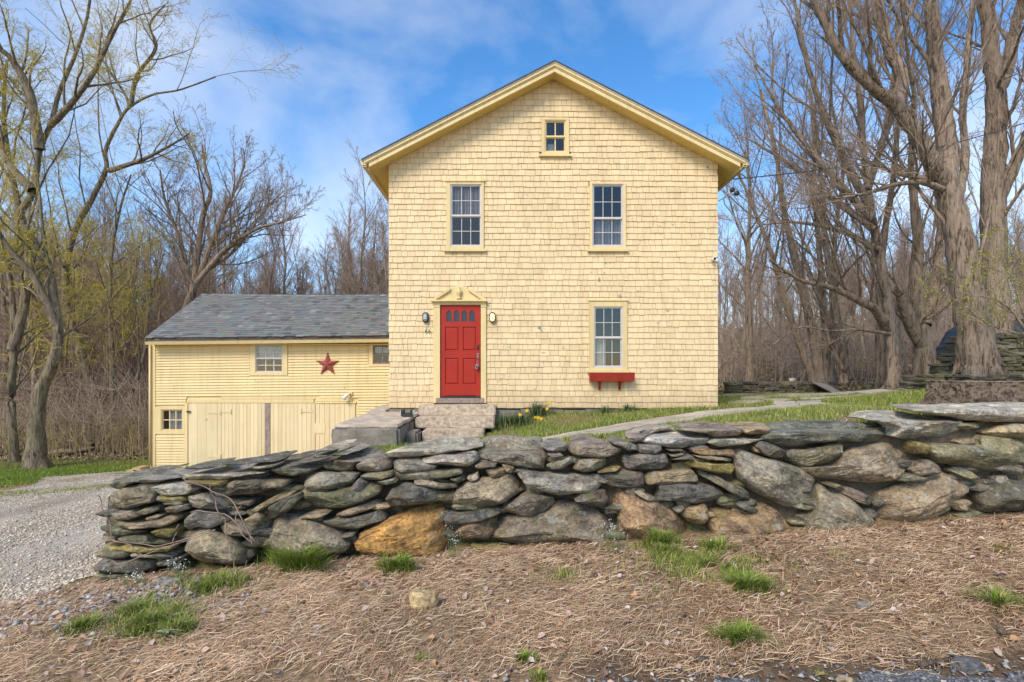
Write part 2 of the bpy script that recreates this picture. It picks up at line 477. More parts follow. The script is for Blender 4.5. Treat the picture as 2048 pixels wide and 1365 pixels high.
# ground: zone attribute 'col' (r: grass, g: forest floor, b: soil)
m = bpy.data.materials.new('ground_soil'); nt, bs = nodes_of(m)
at = nt.nodes.new('ShaderNodeAttribute'); at.attribute_name = 'col'
sp = nt.nodes.new('ShaderNodeSeparateColor'); nt.links.new(at.outputs['Color'], sp.inputs[0])
w1 = noise(nt, wcoords(nt), 1.6, 6, 0.62); w2 = noise(nt, wcoords(nt), 24, 5, 0.65); w3 = noise(nt, wcoords(nt), 90, 3, 0.6)
straw = ramp(nt, w2, [(0.28, (0.115, 0.070, 0.038)), (0.5, (0.28, 0.185, 0.105)), (0.72, (0.46, 0.325, 0.195))])
grass = ramp(nt, w2, [(0.3, (0.055, 0.085, 0.012)), (0.55, (0.13, 0.17, 0.028)), (0.75, (0.26, 0.22, 0.085))])
forest = ramp(nt, w1, [(0.3, (0.085, 0.055, 0.034)), (0.5, (0.15, 0.098, 0.06)), (0.62, (0.10, 0.095, 0.022)), (0.75, (0.17, 0.125, 0.07))])
soil = ramp(nt, w2, [(0.3, (0.075, 0.048, 0.03)), (0.7, (0.17, 0.115, 0.075))])
c_ = mixc(nt, sp.outputs[0], straw, grass)
c_ = mixc(nt, sp.outputs[1], c_, forest)
c_ = mixc(nt, sp.outputs[2], c_, soil)
c_ = mixc(nt, 1.0, c_, ramp(nt, w3, [(0.25, (0.72, 0.72, 0.72)), (0.75, (1.2, 1.2, 1.2))]), 'MULTIPLY')
nt.links.new(c_, bs.inputs['Base Color']); bs.inputs['Roughness'].default_value = 0.95; bs.inputs['Specular IOR Level'].default_value = 0.1
bump(nt, bs, w2, 0.8, 0.03)
M['ground'] = m

m = bpy.data.materials.new('gravel_drive'); nt, bs = nodes_of(m)
vor = N(nt, 'ShaderNodeTexVoronoi', Scale=70.0); nt.links.new(wcoords(nt), vor.inputs['Vector'])
c_ = ramp(nt, vor.outputs['Color'], [(0.15, (0.30, 0.24, 0.175)), (0.5, (0.50, 0.42, 0.32)), (0.85, (0.66, 0.58, 0.47))])
c_ = mixc(nt, ramp(nt, noise(nt, wcoords(nt, (1, 0.5, 1)), 1.2, 5, 0.6), [(0.42, 0.0), (0.66, 0.75)]), c_, (0.25, 0.18, 0.115))
nt.links.new(c_, bs.inputs['Base Color']); bs.inputs['Roughness'].default_value = 0.95
bump(nt, bs, vor.outputs['Distance'], 0.8, 0.02)
M['gravel'] = m

m = bpy.data.materials.new('old_asphalt'); nt, bs = nodes_of(m)
vor = N(nt, 'ShaderNodeTexVoronoi', Scale=110.0); nt.links.new(wcoords(nt), vor.inputs['Vector'])
c_ = ramp(nt, vor.outputs['Color'], [(0.2, (0.05, 0.05, 0.052)), (0.6, (0.14, 0.135, 0.13)), (0.9, (0.32, 0.30, 0.28))])
nt.links.new(c_, bs.inputs['Base Color']); bs.inputs['Roughness'].default_value = 0.9
bump(nt, bs, vor.outputs['Distance'], 0.7, 0.01)
M['asphalt'] = m

# barn roofing: each tab its own tone
m = bpy.data.materials.new('slate_tone_shingles'); nt, bs = nodes_of(m)
g = nt.nodes.new('ShaderNodeNewGeometry'); oi = nt.nodes.new('ShaderNodeObjectInfo')
ad = N(nt, 'ShaderNodeMath', operation='ADD'); nt.links.new(g.outputs['Random Per Island'], ad.inputs[0]); nt.links.new(oi.outputs['Random'], ad.inputs[1])
fr = N(nt, 'ShaderNodeMath', operation='FRACT'); nt.links.new(ad.outputs[0], fr.inputs[0])
c_ = ramp(nt, fr.outputs[0], [(0.0, (0.095, 0.088, 0.086)), (0.25, (0.18, 0.185, 0.175)), (0.45, (0.145, 0.165, 0.145)), (0.65, (0.20, 0.165, 0.14)), (0.85, (0.12, 0.125, 0.14)), (1.0, (0.24, 0.24, 0.225))])
c_ = mixc(nt, 1.0, c_, ramp(nt, noise(nt, wcoords(nt), 60, 3), [(0.3, (0.8, 0.8, 0.8)), (0.7, (1.15, 1.15, 1.15))]), 'MULTIPLY')
nt.links.new(c_, bs.inputs['Base Color']); bs.inputs['Roughness'].default_value = 0.95
M['roofing'] = m

# ------------------------------------------------------------------ terrain
WALL_X = np.array([-3.6, -3.09, 0.0, 4.95, 9.0]); WALL_Y = np.array([3.62, 3.75, 4.45, 4.95, 5.3])
FRONT = [(-8, 0, -.1), (-6, 1.5, -.06), (-3, 2, -.02), (0, 1.0, -.03), (0, 2.65, 0), (3, 2.4, 0), (6, 2.6, .04), (9, 2.6, .08), (-3.1, 3.75, .06), (-1.5, 4.1, .07), (0, 4.45, .08), (2.5, 4.7, .13), (4.95, 4.95, .22), (8, 5.2, .35),
         (8, 7, .4), (0, 7, .1), (-3.2, 4.6, 0.0), (-3.75, 3.75, -.06), (-8.6, 8.6, -.5), (-15, 16, -1.25), (-6, 3, -.12), (-9, 5, -.3), (0, -6, -.05), (8, -6, 0), (-10, -6, -.2), (-12, 10, -.8)]
BACK = [(.3, 5.3, .76), (1.5, 5.6, .86), (3.4, 5.4, 1.0), (5.2, 5.6, 1.15), (5.7, 6.3, 1.25), (-1.2, 5.2, .6), (-2.2, 4.9, .35), (-.9, 9.9, .33), (-2.6, 8.8, .36), (-1.6, 9.4, .30), (-.3, 10.2, .42), (.4, 10.9, .62),
        (0.5, 11.3, .74), (1.5, 11.3, .75), (3, 11.3, .82), (4.5, 11.3, .88), (.5, 7.7, .61), (1.83, 8.3, .74), (3.44, 9.4, .84), (6.2, 11.06, .92), (5.67, 7.2, 1.09), (9, 12.6, 1.08), (8, 15, 1.0), (12, 15, 1.15), (6, 17, .96), (7.5, 8, 1.14),
        (8.9, 11, 1.26), (10.5, 11, 1.3), (9, 9, 1.22), (11, 14, 1.3), (10.5, 14.6, 1.18), (9, 16.6, 1.0), (8, 5.6, 1.3), (16, 10, 1.6), (18, 16, 1.7), (6, 25, 1.0), (14, 25, 1.3),
        (-3.2, 4.6, 0.0), (-3.75, 3.75, -.06), (-8.6, 8.6, -.5), (-15, 16, -1.25), (-6, 3, -.12), (-9, 5, -.3), (-11, 15.4, -1.24), (-7.5, 15.2, -1.05), (-4, 15.2, -.5), (-4.5, 11, -.1), (-4, 8, .05), (-12, 10, -.8), (-5.5, 6.5, -.22), (-16, 20, -1.3), (-20, 26, -1.2), (-24, 40, 0), (-35, 60, 2), (-10, 40, .8), (-8, 60, 3), (2, 40, 1.5),
        (14, 40, 3.4), (26, 40, 4.5), (15, 62, 6.5), (30, 70, 8), (-40, 20, -1), (40, 20, 3), (0, 90, 7), (-60, 90, 5), (60, 90, 10), (0, 180, 9), (-120, 150, 6), (120, 150, 12), (-100, 0, -1), (100, 0, 2), (-4, 25, -.3)]


def rbf(pts):
    A = np.array(pts, float); n = len(A)
    d = np.sqrt(((A[:, None, :2] - A[None, :, :2])**2).sum(-1) + 0.16)
    K = np.zeros((n+3, n+3)); K[:n, :n] = d + np.eye(n)*-0.05
    K[:n, n] = 1; K[:n, n+1:] = A[:, :2]; K[n, :n] = 1; K[n+1:, :n] = A[:, :2].T
    w = np.linalg.solve(K, np.concatenate([A[:, 2], [0, 0, 0]]))
    def ev(x, y):
        x = np.asarray(x, float); y = np.asarray(y, float); s = x.shape
        x = x.ravel(); y = y.ravel(); out = np.empty(len(x))
        for i in range(0, len(x), 20000):
            dx = x[i:i+20000, None] - A[None, :, 0]; dy = y[i:i+20000, None] - A[None, :, 1]
            out[i:i+20000] = np.sqrt(dx*dx + dy*dy + 0.16) @ w[:n] + w[n] + w[n+1]*x[i:i+20000] + w[n+2]*y[i:i+20000]
        return out.reshape(s)
    return ev


h_front, h_back = rbf(FRONT), rbf(BACK)


def sstep(a, b, t):
    t = np.clip((t - a)/(b - a), 0, 1)
    return t*t*(3 - 2*t)


def lump(x, y):
    return 0.012*np.sin(5.1*x + 1.3*np.sin(3.7*y)) * np.sin(4.3*y + 1.1*np.sin(2.9*x)) + 0.006*np.sin(13*x + 2*np.sin(9*y))*np.sin(11*y)


def H(x, y):
    x = np.asarray(x, float); y = np.asarray(y, float)
    wy = np.interp(x, WALL_X, WALL_Y)
    b = sstep(wy + 0.22, wy + 0.62, y)
    z = h_front(x, y)*(1-b) + h_back(x, y)*b
    # terrace held by the low wall on the right
    tz = 1.60 + 0.02*(y - 11)
    t = sstep(11.42, 11.55, y + 0.05*(x - 9)) * sstep(0, .35, x - 9.05 - .83*(y - 11.4)) * (1 - sstep(24, 34, y)) * (1 - sstep(40, 55, x))
    z = z + np.maximum(tz - z, 0)*t
    return z + lump(x, y)


def graded(lo, hi, mid, n, p=2.6):
    t = np.linspace(-1, 1, n)
    s = np.sign(t)*np.abs(t)**p
    return np.where(s < 0, mid + s*(mid - lo), mid + s*(hi - mid))


gx = np.unique(np.concatenate([np.linspace(-6, 8, 190), -6 - (np.linspace(0, 1, 70)**2.4)*240, 8 + (np.linspace(0, 1, 80)**2.3)*240]))
gy = np.unique(np.concatenate([np.linspace(-30, 2.2, 24), np.linspace(2.2, 6.2, 90), 6.2 + (np.linspace(0, 1, 150)**2.4)*330]))
GX, GY = np.meshgrid(gx, gy)
GZ = H(GX, GY)
nx, ny = len(gx), len(gy)
V = np.stack([GX, GY, GZ], -1).reshape(-1, 3)
ii = (np.arange(ny-1)[:, None]*nx + np.arange(nx-1)[None, :]).ravel()
Fq = np.stack([ii, ii+1, ii+nx+1, ii+nx], -1)
xs, ys = V[:, 0], V[:, 1]
behind = sstep(0.1, 0.4, ys - np.interp(xs, WALL_X, WALL_Y))
far = np.clip(sstep(17.5, 20, ys + 0.15*np.abs(xs)*(xs < 0)) + sstep(13, 15, xs)*sstep(12, 14, ys), 0, 1)
pat = 0.5 + 0.5*np.sin(1.7*xs + 1.2*np.sin(1.1*ys))*np.sin(1.5*ys + 0.8*np.sin(1.9*xs))
zone_g = behind*(1-far)*np.clip(0.25 + 0.9*pat, 0, 1)*(xs > -3.4)
zone_g = np.maximum(zone_g, (1-far)*(xs < -6)*sstep(11.5, 12.5, ys - 0.25*(xs + 12)))
soil = np.clip(1 - np.abs(ys - np.interp(xs, WALL_X, WALL_Y) + 0.05)/0.25, 0, 1)*(xs > -3.3)*0.7
soil = np.maximum(soil, (np.abs(ys - 2.74) < 0.16)*0.8*(xs > 0.3))
soil = np.maximum(soil, ((ys > 10.8) & (ys < 11.6) & (xs > -0.4) & (xs < 5.4))*0.7)
ground = fast('ground', V, Fq, M['ground'], colors=np.stack([zone_g, far, soil], -1), smooth=True)
tag(ground, 'sloping bank, lawn and woodland floor around the house', kind='structure')


def sheet(name, outline, mat, off, label, res=0.16):
    """a ground sheet following the terrain inside an outline (x,y polygon)"""
    ol = np.array(outline); x0, y0 = ol.min(0); x1, y1 = ol.max(0)
    X = np.arange(x0, x1 + res, res); Y = np.arange(y0, y1 + res, res)
    gx, gy = np.meshgrid(X, Y); ins = inside(gx.ravel(), gy.ravel(), outline).reshape(gx.shape)
    keep = ins[:-1, :-1] & ins[1:, :-1] & ins[:-1, 1:] & ins[1:, 1:]
    n = len(X); idx = (np.arange(len(Y)-1)[:, None]*n + np.arange(n-1)[None, :])[keep]
    F = np.stack([idx, idx+1, idx+n+1, idx+n], -1)
    V = np.stack([gx, gy, H(gx, gy) + off], -1).reshape(-1, 3)
    used = np.unique(F); mp = np.full(len(V), -1); mp[used] = np.arange(len(used))
    o = fast(name, V[used], mp[F], mat, smooth=True)
    return tag(o, label, kind='structure')


def inside(x, y, poly):
    c = np.zeros(len(x), bool); n = len(poly)
    for i in range(n):
        (xa, ya), (xb, yb) = poly[i], poly[(i+1) % n]
        t = ((ya > y) != (yb > y)) & (x < (xb - xa)*(y - ya)/((yb - ya) if yb != ya else 1e-9) + xa)
        c ^= t
    return c


DRIVE = [(-3.35, 3.55), (-3.3, 4.4), (-3.2, 5.2), (-3.6, 6.5), (-4.4, 9), (-4.6, 12), (-4.2, 15.2), (-10.8, 15.2), (-11.6, 14.6), (-12.5, 13.6), (-11.4, 12.3), (-10.2, 10.6), (-14, 9.5), (-16, 6), (-14, 3.2), (-8, 3.0), (-5.2, 3.15), (-4.2, 3.3)]
sheet('driveway', DRIVE, M['gravel'], 0.012, 'pale gravel driveway sloping down to the barn', 0.10)
REX = [-16, -3, -.9, .5, 1.2, 2.5, 4, 16]; REY = [1.9, 2.38, 2.56, 2.60, 2.66, 2.74, 2.75, 2.8]
sheet('road', [(-16, -4), (16, -4)] + [(x, float(np.interp(x, REX, REY) + .05*math.sin(x*7) + .03*math.sin(x*17+1))) for x in np.linspace(16, -16, 200)], M['asphalt'], 0.012, 'worn asphalt road edge', 0.06)


# ------------------------------------------------------------------ house
HD = 11.4
HS = HD/1024
def hx(px): return (px - 1024)*HS
def hz(py): return EYE - (py - 750)*HS
XL, XR = hx(779), hx(1434)
XC = (XL + XR)/2
SL = 0.512
ZR = 8.35                     # top of the ridge
def roof_z(x): return ZR - SL*abs(x - XC)
Z0 = hz(816)
YB = 20.4
house = empty('house', (XC, HD, Z0))
tag(house, 'tall yellow shingled gable-front house with a red door', 'house')

# openings (x0,x1,z0,z1) measured on the photo, at the wall plane
def rect(x0, x1, y0, y1): return (hx(x0), hx(x1), hz(y1), hz(y0))
W_CAS = {'ul': rect(893, 968, 365, 500), 'ur': rect(1179, 1251, 367, 500), 'lo': rect(1178, 1254, 603, 741), 'at': rect(1083, 1138, 239, 311)}
W_SASH = {'ul': rect(901, 963.5, 370, 494), 'ur': rect(1184, 1246, 370, 494), 'lo': rect(1187, 1245, 614, 736), 'at': rect(1089, 1132, 242, 306)}
DOORCAS = (hx(868), hx(972.5), Z0 - 0.1, hz(602))
DOOR = (hx(881.5), hx(961), hz(793), hz(611.5))

def clip_poly(poly, a, b, c):
    out = []
    for i in range(len(poly)):
        p, q = poly[i], poly[(i+1) % len(poly)]
        dp, dq = a*p[0]+b*p[1]-c, a*q[0]+b*q[1]-c
        if dp <= 0: out.append(p)
        if dp*dq < 0:
            t = dp/(dp-dq); out.append((p[0]+t*(q[0]-p[0]), p[1]+t*(q[1]-p[1])))
    return out

mb = MB()
holes = [W_SASH[k] for k in W_SASH] + [DOOR]
xb = sorted({XL, XR, XC} | {h[0] for h in holes} | {h[1] for h in holes})
zb = sorted({Z0 - 0.02, ZR} | {h[2] for h in holes} | {h[3] for h in holes})
for i in range(len(xb)-1):
    for j in range(len(zb)-1):
        cx, cz = (xb[i]+xb[i+1])/2, (zb[j]+zb[j+1])/2
        if any(h[0] < cx < h[1] and h[2] < cz < h[3] for h in holes): continue
        q = [(xb[i], zb[j]), (xb[i+1], zb[j]), (xb[i+1], zb[j+1]), (xb[i], zb[j+1])]
        zt = ZR - 0.1
        q = clip_poly(q, SL, 1, zt + SL*XC); q = clip_poly(q, -SL, 1, zt - SL*XC)
        if len(q) >= 3:
            mb.prism(q, HD, HD + 0.12)
mb.build('front_wall', M['sheathing'], house)
ze = roof_z(XL) - 0.18
MB().box(XL, XL+.12, HD+.125, YB, Z0-.02, ze).build('side_wall', M['clap'], house)
MB().box(XR-.12, XR, HD+.125, YB, Z0-.02, ze).build('side_wall', M['clap'], house)
MB().prism([(XL, Z0), (XR, Z0), (XR, ze), (XC, ZR-.2), (XL, ze)], YB+.005, YB+.12).build('rear_wall', M['clap'], house)
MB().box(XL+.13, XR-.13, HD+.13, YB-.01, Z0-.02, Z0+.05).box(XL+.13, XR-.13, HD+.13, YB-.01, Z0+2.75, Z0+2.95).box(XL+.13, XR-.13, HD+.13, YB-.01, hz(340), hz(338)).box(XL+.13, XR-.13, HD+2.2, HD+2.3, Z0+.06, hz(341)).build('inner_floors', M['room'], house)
# foundation
fb = MB()
for i in range(15):
    a = XL + .01 + i*0.484
    fb.box(a, a+.47, HD-.03, HD+.1, Z0-.55, Z0-.03 - .01*(i % 3))
fb.build('foundation', M['concrete'], house)

# shingles
ROWH = 11.62*HS
openings = [W_CAS[k] for k in W_CAS] + [(DOORCAS[0], DOORCAS[1], Z0-.3, hz(602))]
# pediment steps
for f0, f1, yy in ((0.05, 0.95, 598), (0.16, 0.84, 591), (0.27, 0.73, 584), (0.36, 0.64, 577)):
    a, b = hx(866), hx(973); openings.append((a+(b-a)*f0, a+(b-a)*f1, hz(605), hz(yy)))
# sills
openings += [rect(889, 972, 500, 504.6), rect(1175, 1255, 500, 504.6), rect(1174, 1258, 741, 745.6), rect(1079, 1142, 311, 315.6)]

pieces = []       # (x0,x1,z0,z1l,z1r)
nrow = int((ZR - Z0)/ROWH) + 1
rr = random.Random(3)
for r in range(nrow):
    z0 = Z0 + r*ROWH; z1 = z0 + ROWH
    half = (ZR - 0.185 - z0)/SL
    xa, xbn = max(XL - .012, XC - half), min(XR + .012, XC + half)
    if xbn - xa < 0.1: continue
    x = xa - rr.uniform(0, .12)
    cuts = []
    while x < xbn:
        w = rr.choice([rr.uniform(.075, .13), rr.uniform(.11, .20), rr.uniform(.15, .27)])
        cuts.append((max(x, xa), min(x + w - .0055, xbn))); x += w
    for a, b in cuts:
        segs = [(a, b)]
        for o in openings:
            if o[2] < z1 - .004 and o[3] > z0 + .004:
                ns = []
                for s0, s1 in segs:
                    if o[1] <= s0 or o[0] >= s1: ns.append((s0, s1)); continue
                    if o[2] <= z0 + .008 and o[3] >= z1 - .008:
                        if s0 < o[0]: ns.append((s0, o[0]-.002))
                        if s1 > o[1]: ns.append((o[1]+.002, s1))
                    elif o[2] > z0 + .008:
                        if s0 < o[0]: ns.append((s0, o[0]-.002))
                        if s1 > o[1]: ns.append((o[1]+.002, s1))
                        s0, s1 = max(s0, o[0]), min(s1, o[1])
                        if o[2]-z0 > .006: pieces.append((s0, s1, z0, o[2]-.001, o[2]-.001, 0))
                    else:
                        if s0 < o[0]: ns.append((s0, o[0]-.002))
                        if s1 > o[1]: ns.append((o[1]+.002, s1))
                        s0, s1 = max(s0, o[0]), min(s1, o[1])
                        if z1 - o[3] > .006: pieces.append((s0, s1, o[3]+.001, z1, z1, 0))
                segs = ns
        for s0, s1 in segs:
            if s1 - s0 < .02: continue
            jz = rr.uniform(-.007, .004) + .006*math.sin(s0*1.7 + r*.9)
            t0, t1 = min(z1 + .012, roof_z(s0) - .183), min(z1 + .012, roof_z(s1) - .183)
            full = t0 > z1 and t1 > z1
            if min(t0, t1) - z0 < .01 and max(t0, t1) - z0 < .02: continue
            pieces.append((s0, s1, z0 + jz, max(t0, z0 + .005), max(t1, z0 + .005), 1 if full else 0))
wedge_v = [(0, -.024, 0), (1, -.024, 0), (1, 0, 0), (0, 0, 0), (0, -.006, 1), (1, -.006, 1), (1, 0, 1), (0, 0, 1)]
wme = bpy.data.meshes.new('shingle')
wme.from_pydata(wedge_v, [], [(0, 3, 2, 1), (4, 5, 6, 7), (0, 1, 5, 4), (1, 2, 6, 5), (2, 3, 7, 6), (3, 0, 4, 7)])
wme.materials.append(M['shingle'])
whole = sorted([p for p in pieces if p[5]], key=lambda p: p[0]-p[1])
def spread(lst, n):
    return lst[:n]
singles = set(map(id, whole[:300]))
rest = MB()
for p in pieces:
    x0, x1, z0, za, zb_, _ = p
    yo = rr.uniform(-.004, .002)
    if id(p) in singles:
        o = bpy.data.objects.new('shingle', wme); COL.objects.link(o)
        o.location = (x0, HD - .001 + yo, z0); o.scale = (x1-x0, 1, za-z0)
        o.rotation_euler = (0, rad(rr.uniform(-.35, .35)), 0)
        world_parent(o, house)
    else:
        y = HD - .001 + yo
        tl = rr.uniform(-.002, .002)
        rest.hexa([(x0, y-.024, z0-tl), (x1, y-.024, z0+tl), (x1, y, z0+tl), (x0, y, z0-tl), (x0, y-.006, za), (x1, y-.006, zb_), (x1, y, zb_), (x0, y, za)])
sh = rest.build('shingle_siding', M['shingle'], house)
sh['kind'] = 'stuff'

# roof: layers along each slope, mitred at the ridge
def slope(mb, side, run0, run1, v0, v1, y0, y1):
    xa, xb_ = XC + side*run0, XC + side*run1
    za, zb2 = ZR - SL*run0, ZR - SL*run1
    q = [(xa, za+v0), (xb_, zb2+v0), (xb_, zb2+v1), (xa, za+v1)]
    if side < 0: q = q[::-1]
    return mb.prism(q, y0, y1)
RUN = 4.12
rb = MB()
for s in (-1, 1): slope(rb, s, 0, RUN + .03, -.03, 0, 10.965, YB + .4)
roof = rb.build('roof', M['roofedge'], house)
e1 = MB(); e2 = MB(); e3 = MB(); e4 = MB(); e5 = MB(); e6 = MB()
for s in (-1, 1):
    slope(e1, s, 0, RUN + .015, -.046, -.031, 10.978, 11.1)
    slope(e2, s, 0, RUN - .02, -.105, -.047, 10.995, 11.09)
    slope(e2, s, 0, RUN - .06, -.128, -.106, 11.012, 11.09)
    slope(e3, s, 0, RUN - .12, -.218, -.129, 11.03, 11.085)
    slope(e4, s, 0, RUN - .10, -.195, -.180, 11.086, YB)
    for st in range(26):
        pass
e1.build('drip_edge', M['white'], house); e2.build('crown_moulding', M['trim'], house); e3.build('rake_board', M['trim'], house); e4.build('soffit', M['soffit'], house)
for s in (-1, 1):
    xo = XC + s*RUN; zo = ZR - SL*RUN
    fas = MB().box(min(xo - s*.10, xo - s*.07), max(xo - s*.10, xo - s*.07), 11.09, YB, zo - .20, zo - .045)
    fas.build('fascia', M['trim'], house)
    gt = MB()
    a, b = xo - s*.065, xo + s*.055
    prof = [(a, zo-.16), (xo + s*.02, zo-.16), (b, zo-.06), (b, zo-.045), (xo+s*.035, zo-.05), (xo+s*.01, zo-.15), (a+s*.01, zo-.15), (a+s*.01, zo-.045), (a, zo-.045)]
    if s < 0: prof = prof[::-1]
    gt.prism(prof, 11.02, YB)
    gt.box(min(a, b)+.004, max(a, b)-.004, 11.014, 11.019, zo-.13, zo-.05)
    gt.build('gutter', M['trim'], house)


def window(parent, mats, X, Z, Y, cas, sash, cols, rows, rail=None, sill=True, depth=.03, wd=.045, name='window', curtain=None, lower=None, frame_mat='vinyl', mw=.0065, head=False, cloth='curtain'):
    """casing mesh is the part; frame, sashes, muntins, every pane, sill are its sub-parts. cas/sash: (x0,x1,z0,z1)"""
    c0, c1, d0, d1 = cas; s0, s1, t0, t1 = sash
    m = MB()
    m.box(c0, s0, Y-depth, Y+.02, d0, d1).box(s1, c1, Y-depth, Y+.02, d0, d1).box(s0+.0005, s1-.0005, Y-depth+.002, Y+.02, t1, d1).box(s0+.0005, s1-.0005, Y-depth+.002, Y+.02, d0, t0)
    if head:
        m.box(c0-.02, c1+.02, Y-depth-.02, Y+.02, d1+.001, d1+.022)
    w = m.build(name, M[mats], parent)
    if sill:
        MB().box(c0-.05, c1+.05, Y-depth-.035, Y-.001, d0-.05, d0-.001).build('sill', M[mats], w)
    f = MB(); fw = wd*.55
    yf = Y - .012
    f.box(s0, s0+fw, yf, yf+.06, t0, t1).box(s1-fw, s1, yf, yf+.06, t0, t1).box(s0+fw, s1-fw, yf+.001, yf+.06, t1-fw, t1).box(s0+fw, s1-fw, yf+.001, yf+.06, t0, t0+fw*1.2)
    f.build('frame', M[frame_mat], w)
    s0 += fw+.001; s1 -= fw+.001; t0 += fw*1.2+.001; t1 -= fw+.001
    rails = [(t0, t1)] if rail is None else [(t0, rail - .012), (rail + .012, t1)]
    if rail is not None:
        MB().box(s0, s1, yf+.008, yf+.05, rail-.016, rail+.016).build('meeting_rail', M[frame_mat], w)
    for k, (za, zb3) in enumerate(rails):
        ys_ = Y + (.03 if (k == 0 and rail is not None) else .012)
        bw = wd*.42
        st = MB()
        st.box(s0, s0+bw, ys_, ys_+.025, za, zb3).box(s1-bw, s1, ys_, ys_+.025, za, zb3).box(s0+bw, s1-bw, ys_+.001, ys_+.025, za, za+bw).box(s0+bw, s1-bw, ys_+.001, ys_+.025, zb3-bw, zb3)
        st.build('sash', M[frame_mat], w)
        a0, a1, b0, b1 = s0+bw, s1-bw, za+bw, zb3-bw
        mu = MB()
        for i in range(1, cols):
            x = a0 + (a1-a0)*i/cols; mu.box(x-mw, x+mw, ys_+.006, ys_+.02, b0, b1)
        for j in range(1, rows):
            z = b0 + (b1-b0)*j/rows; mu.box(a0, a1, ys_+.0075, ys_+.0185, z-mw, z+mw)
        mu.build('muntin', M[frame_mat], w)
        for i in range(cols):
            for j in range(rows):
                xa, xb4 = a0 + (a1-a0)*i/cols, a0 + (a1-a0)*(i+1)/cols
                z_a, z_b = b0 + (b1-b0)*j/rows, b0 + (b1-b0)*(j+1)/rows
                MB().box(xa+mw*.5, xb4-mw*.5, ys_+.011, ys_+.0145, z_a+mw*.5, z_b-mw*.5).build('pane', M['glass'], w)
        if curtain and k in curtain:
            u0, u1, v0, v1 = curtain[k]
            cm = []; n = 26
            for i in range(n+1):
                u = u0 + (u1-u0)*i/n
                cm.append((a0 + (a1-a0)*u, ys_ + .085 + .02*math.sin(i*1.9) + .01*math.sin(i*.7)))
            vv = []; ff = []
            for zc in (b0 + (b1-b0)*v0, b0 + (b1-b0)*v1):
                for x, y in cm: vv.append((x, y, zc))
            for i in range(n): ff.append((i, i+1, n+2+i, n+1+i))
            mobj('curtain', vv, ff, M[cloth], w)  # also shapes the blinds added to lighten panes
    return w

window(house, 'trim', hx, hz, HD-.02, W_CAS['ul'], W_SASH['ul'], 3, 2, hz(432.5), curtain={1: (0, 1, .0, 1)}, head=True, cloth='added_blind')  # top sash lightened by an added grey blind
window(house, 'trim', hx, hz, HD-.02, W_CAS['ur'], W_SASH['ur'], 3, 2, hz(437.5), curtain={0: (0, 1, 0, 1)}, cloth='added_blind')  # grey blind added behind the lower sash so its panes come out paler
window(house, 'trim', hx, hz, HD-.02, W_CAS['lo'], W_SASH['lo'], 3, 2, hz(676), curtain={0: (0, .42, .0, 1)}, head=True)
window(house, 'trim', hx, hz, HD-.02, W_CAS['at'], W_SASH['at'], 2, 1, hz(274.6), curtain={0: (.05, .42, .0, .7)}, frame_mat='trim', mw=.012)
# ears at the head of the upper left window
ear = MB()
for a in (894, 962): ear.box(hx(a), hx(a+6), HD-.075, HD-.02, hz(365), hz(359.5))
ear.build('window_ear', M['trim'], house)

# ---- door with surround
D0, D1, DZ0, DZ1 = DOOR
DW, DH = D1-D0, DZ1-DZ0
yd = HD - .015
sur = MB()
c0, c1 = DOORCAS[0], DOORCAS[1]
sur.box(c0, D0-.012, HD-.055, HD+.02, hz(806), hz(616)).box(D1+.012, c1, HD-.055, HD+.02, hz(806), hz(616))
sur.box(c0-.003, D0-.010, HD-.062, HD-.056, hz(616)+.002, hz(610)).box(D1+.010, c1+.003, HD-.062, HD-.056, hz(616)+.002, hz(610))
sur.box(c0, c1, HD-.054, HD+.02, hz(616)+.001, hz(604.5)) if False else None
sur.box(c0, D0-.012, HD-.054, HD+.02, hz(616)+.001, hz(604.6)).box(D1+.012, c1, HD-.054, HD+.02, hz(616)+.001, hz(604.6)).box(D0-.012, D1+.012, HD-.0535, HD+.02, hz(610.5), hz(604.6))
ds = sur.build('door_surround', M['trim'], house)
pd = MB()
xa, xb5, xm = hx(863), hx(974), hx(919.3)
pd.box(xa, xb5, HD-.13, HD-.001, hz(604.5), hz(601.5))
pd.prism([(xa+.06, hz(601.4)), (xb5-.06, hz(601.4)), (xm+.22, hz(581)), (xm+.13, hz(576)), (xm+.05, hz(573)), (xm-.05, hz(573)), (xm-.13, hz(576)), (xm-.22, hz(581))], HD-.06, HD-.001)
for s in (-1, 1):
    e = xa if s < 0 else xb5
    q = [(e, hz(601.4)), (e - s*.03, hz(599)), (xm + s*.20, hz(578)), (xm + s*.20, hz(582.5)), (e - s*.10, hz(601.4))]
    if s < 0: q = q[::-1]
    pd.prism(q[::-1], HD-.11, HD-.061)
pd.build('pediment', M['trim'], ds)
MB().lathe((xm, HD-.085, hz(600)), [(.055, 0), (.055, .03), (.022, .035), (.018, .06), (.05, .10), (.062, .15), (.06, .19), (.035, .20), (.03, .22), (.012, .27), (.002, .29)], 12).build('urn', M['trim'], ds, smooth=True)
door = MB()
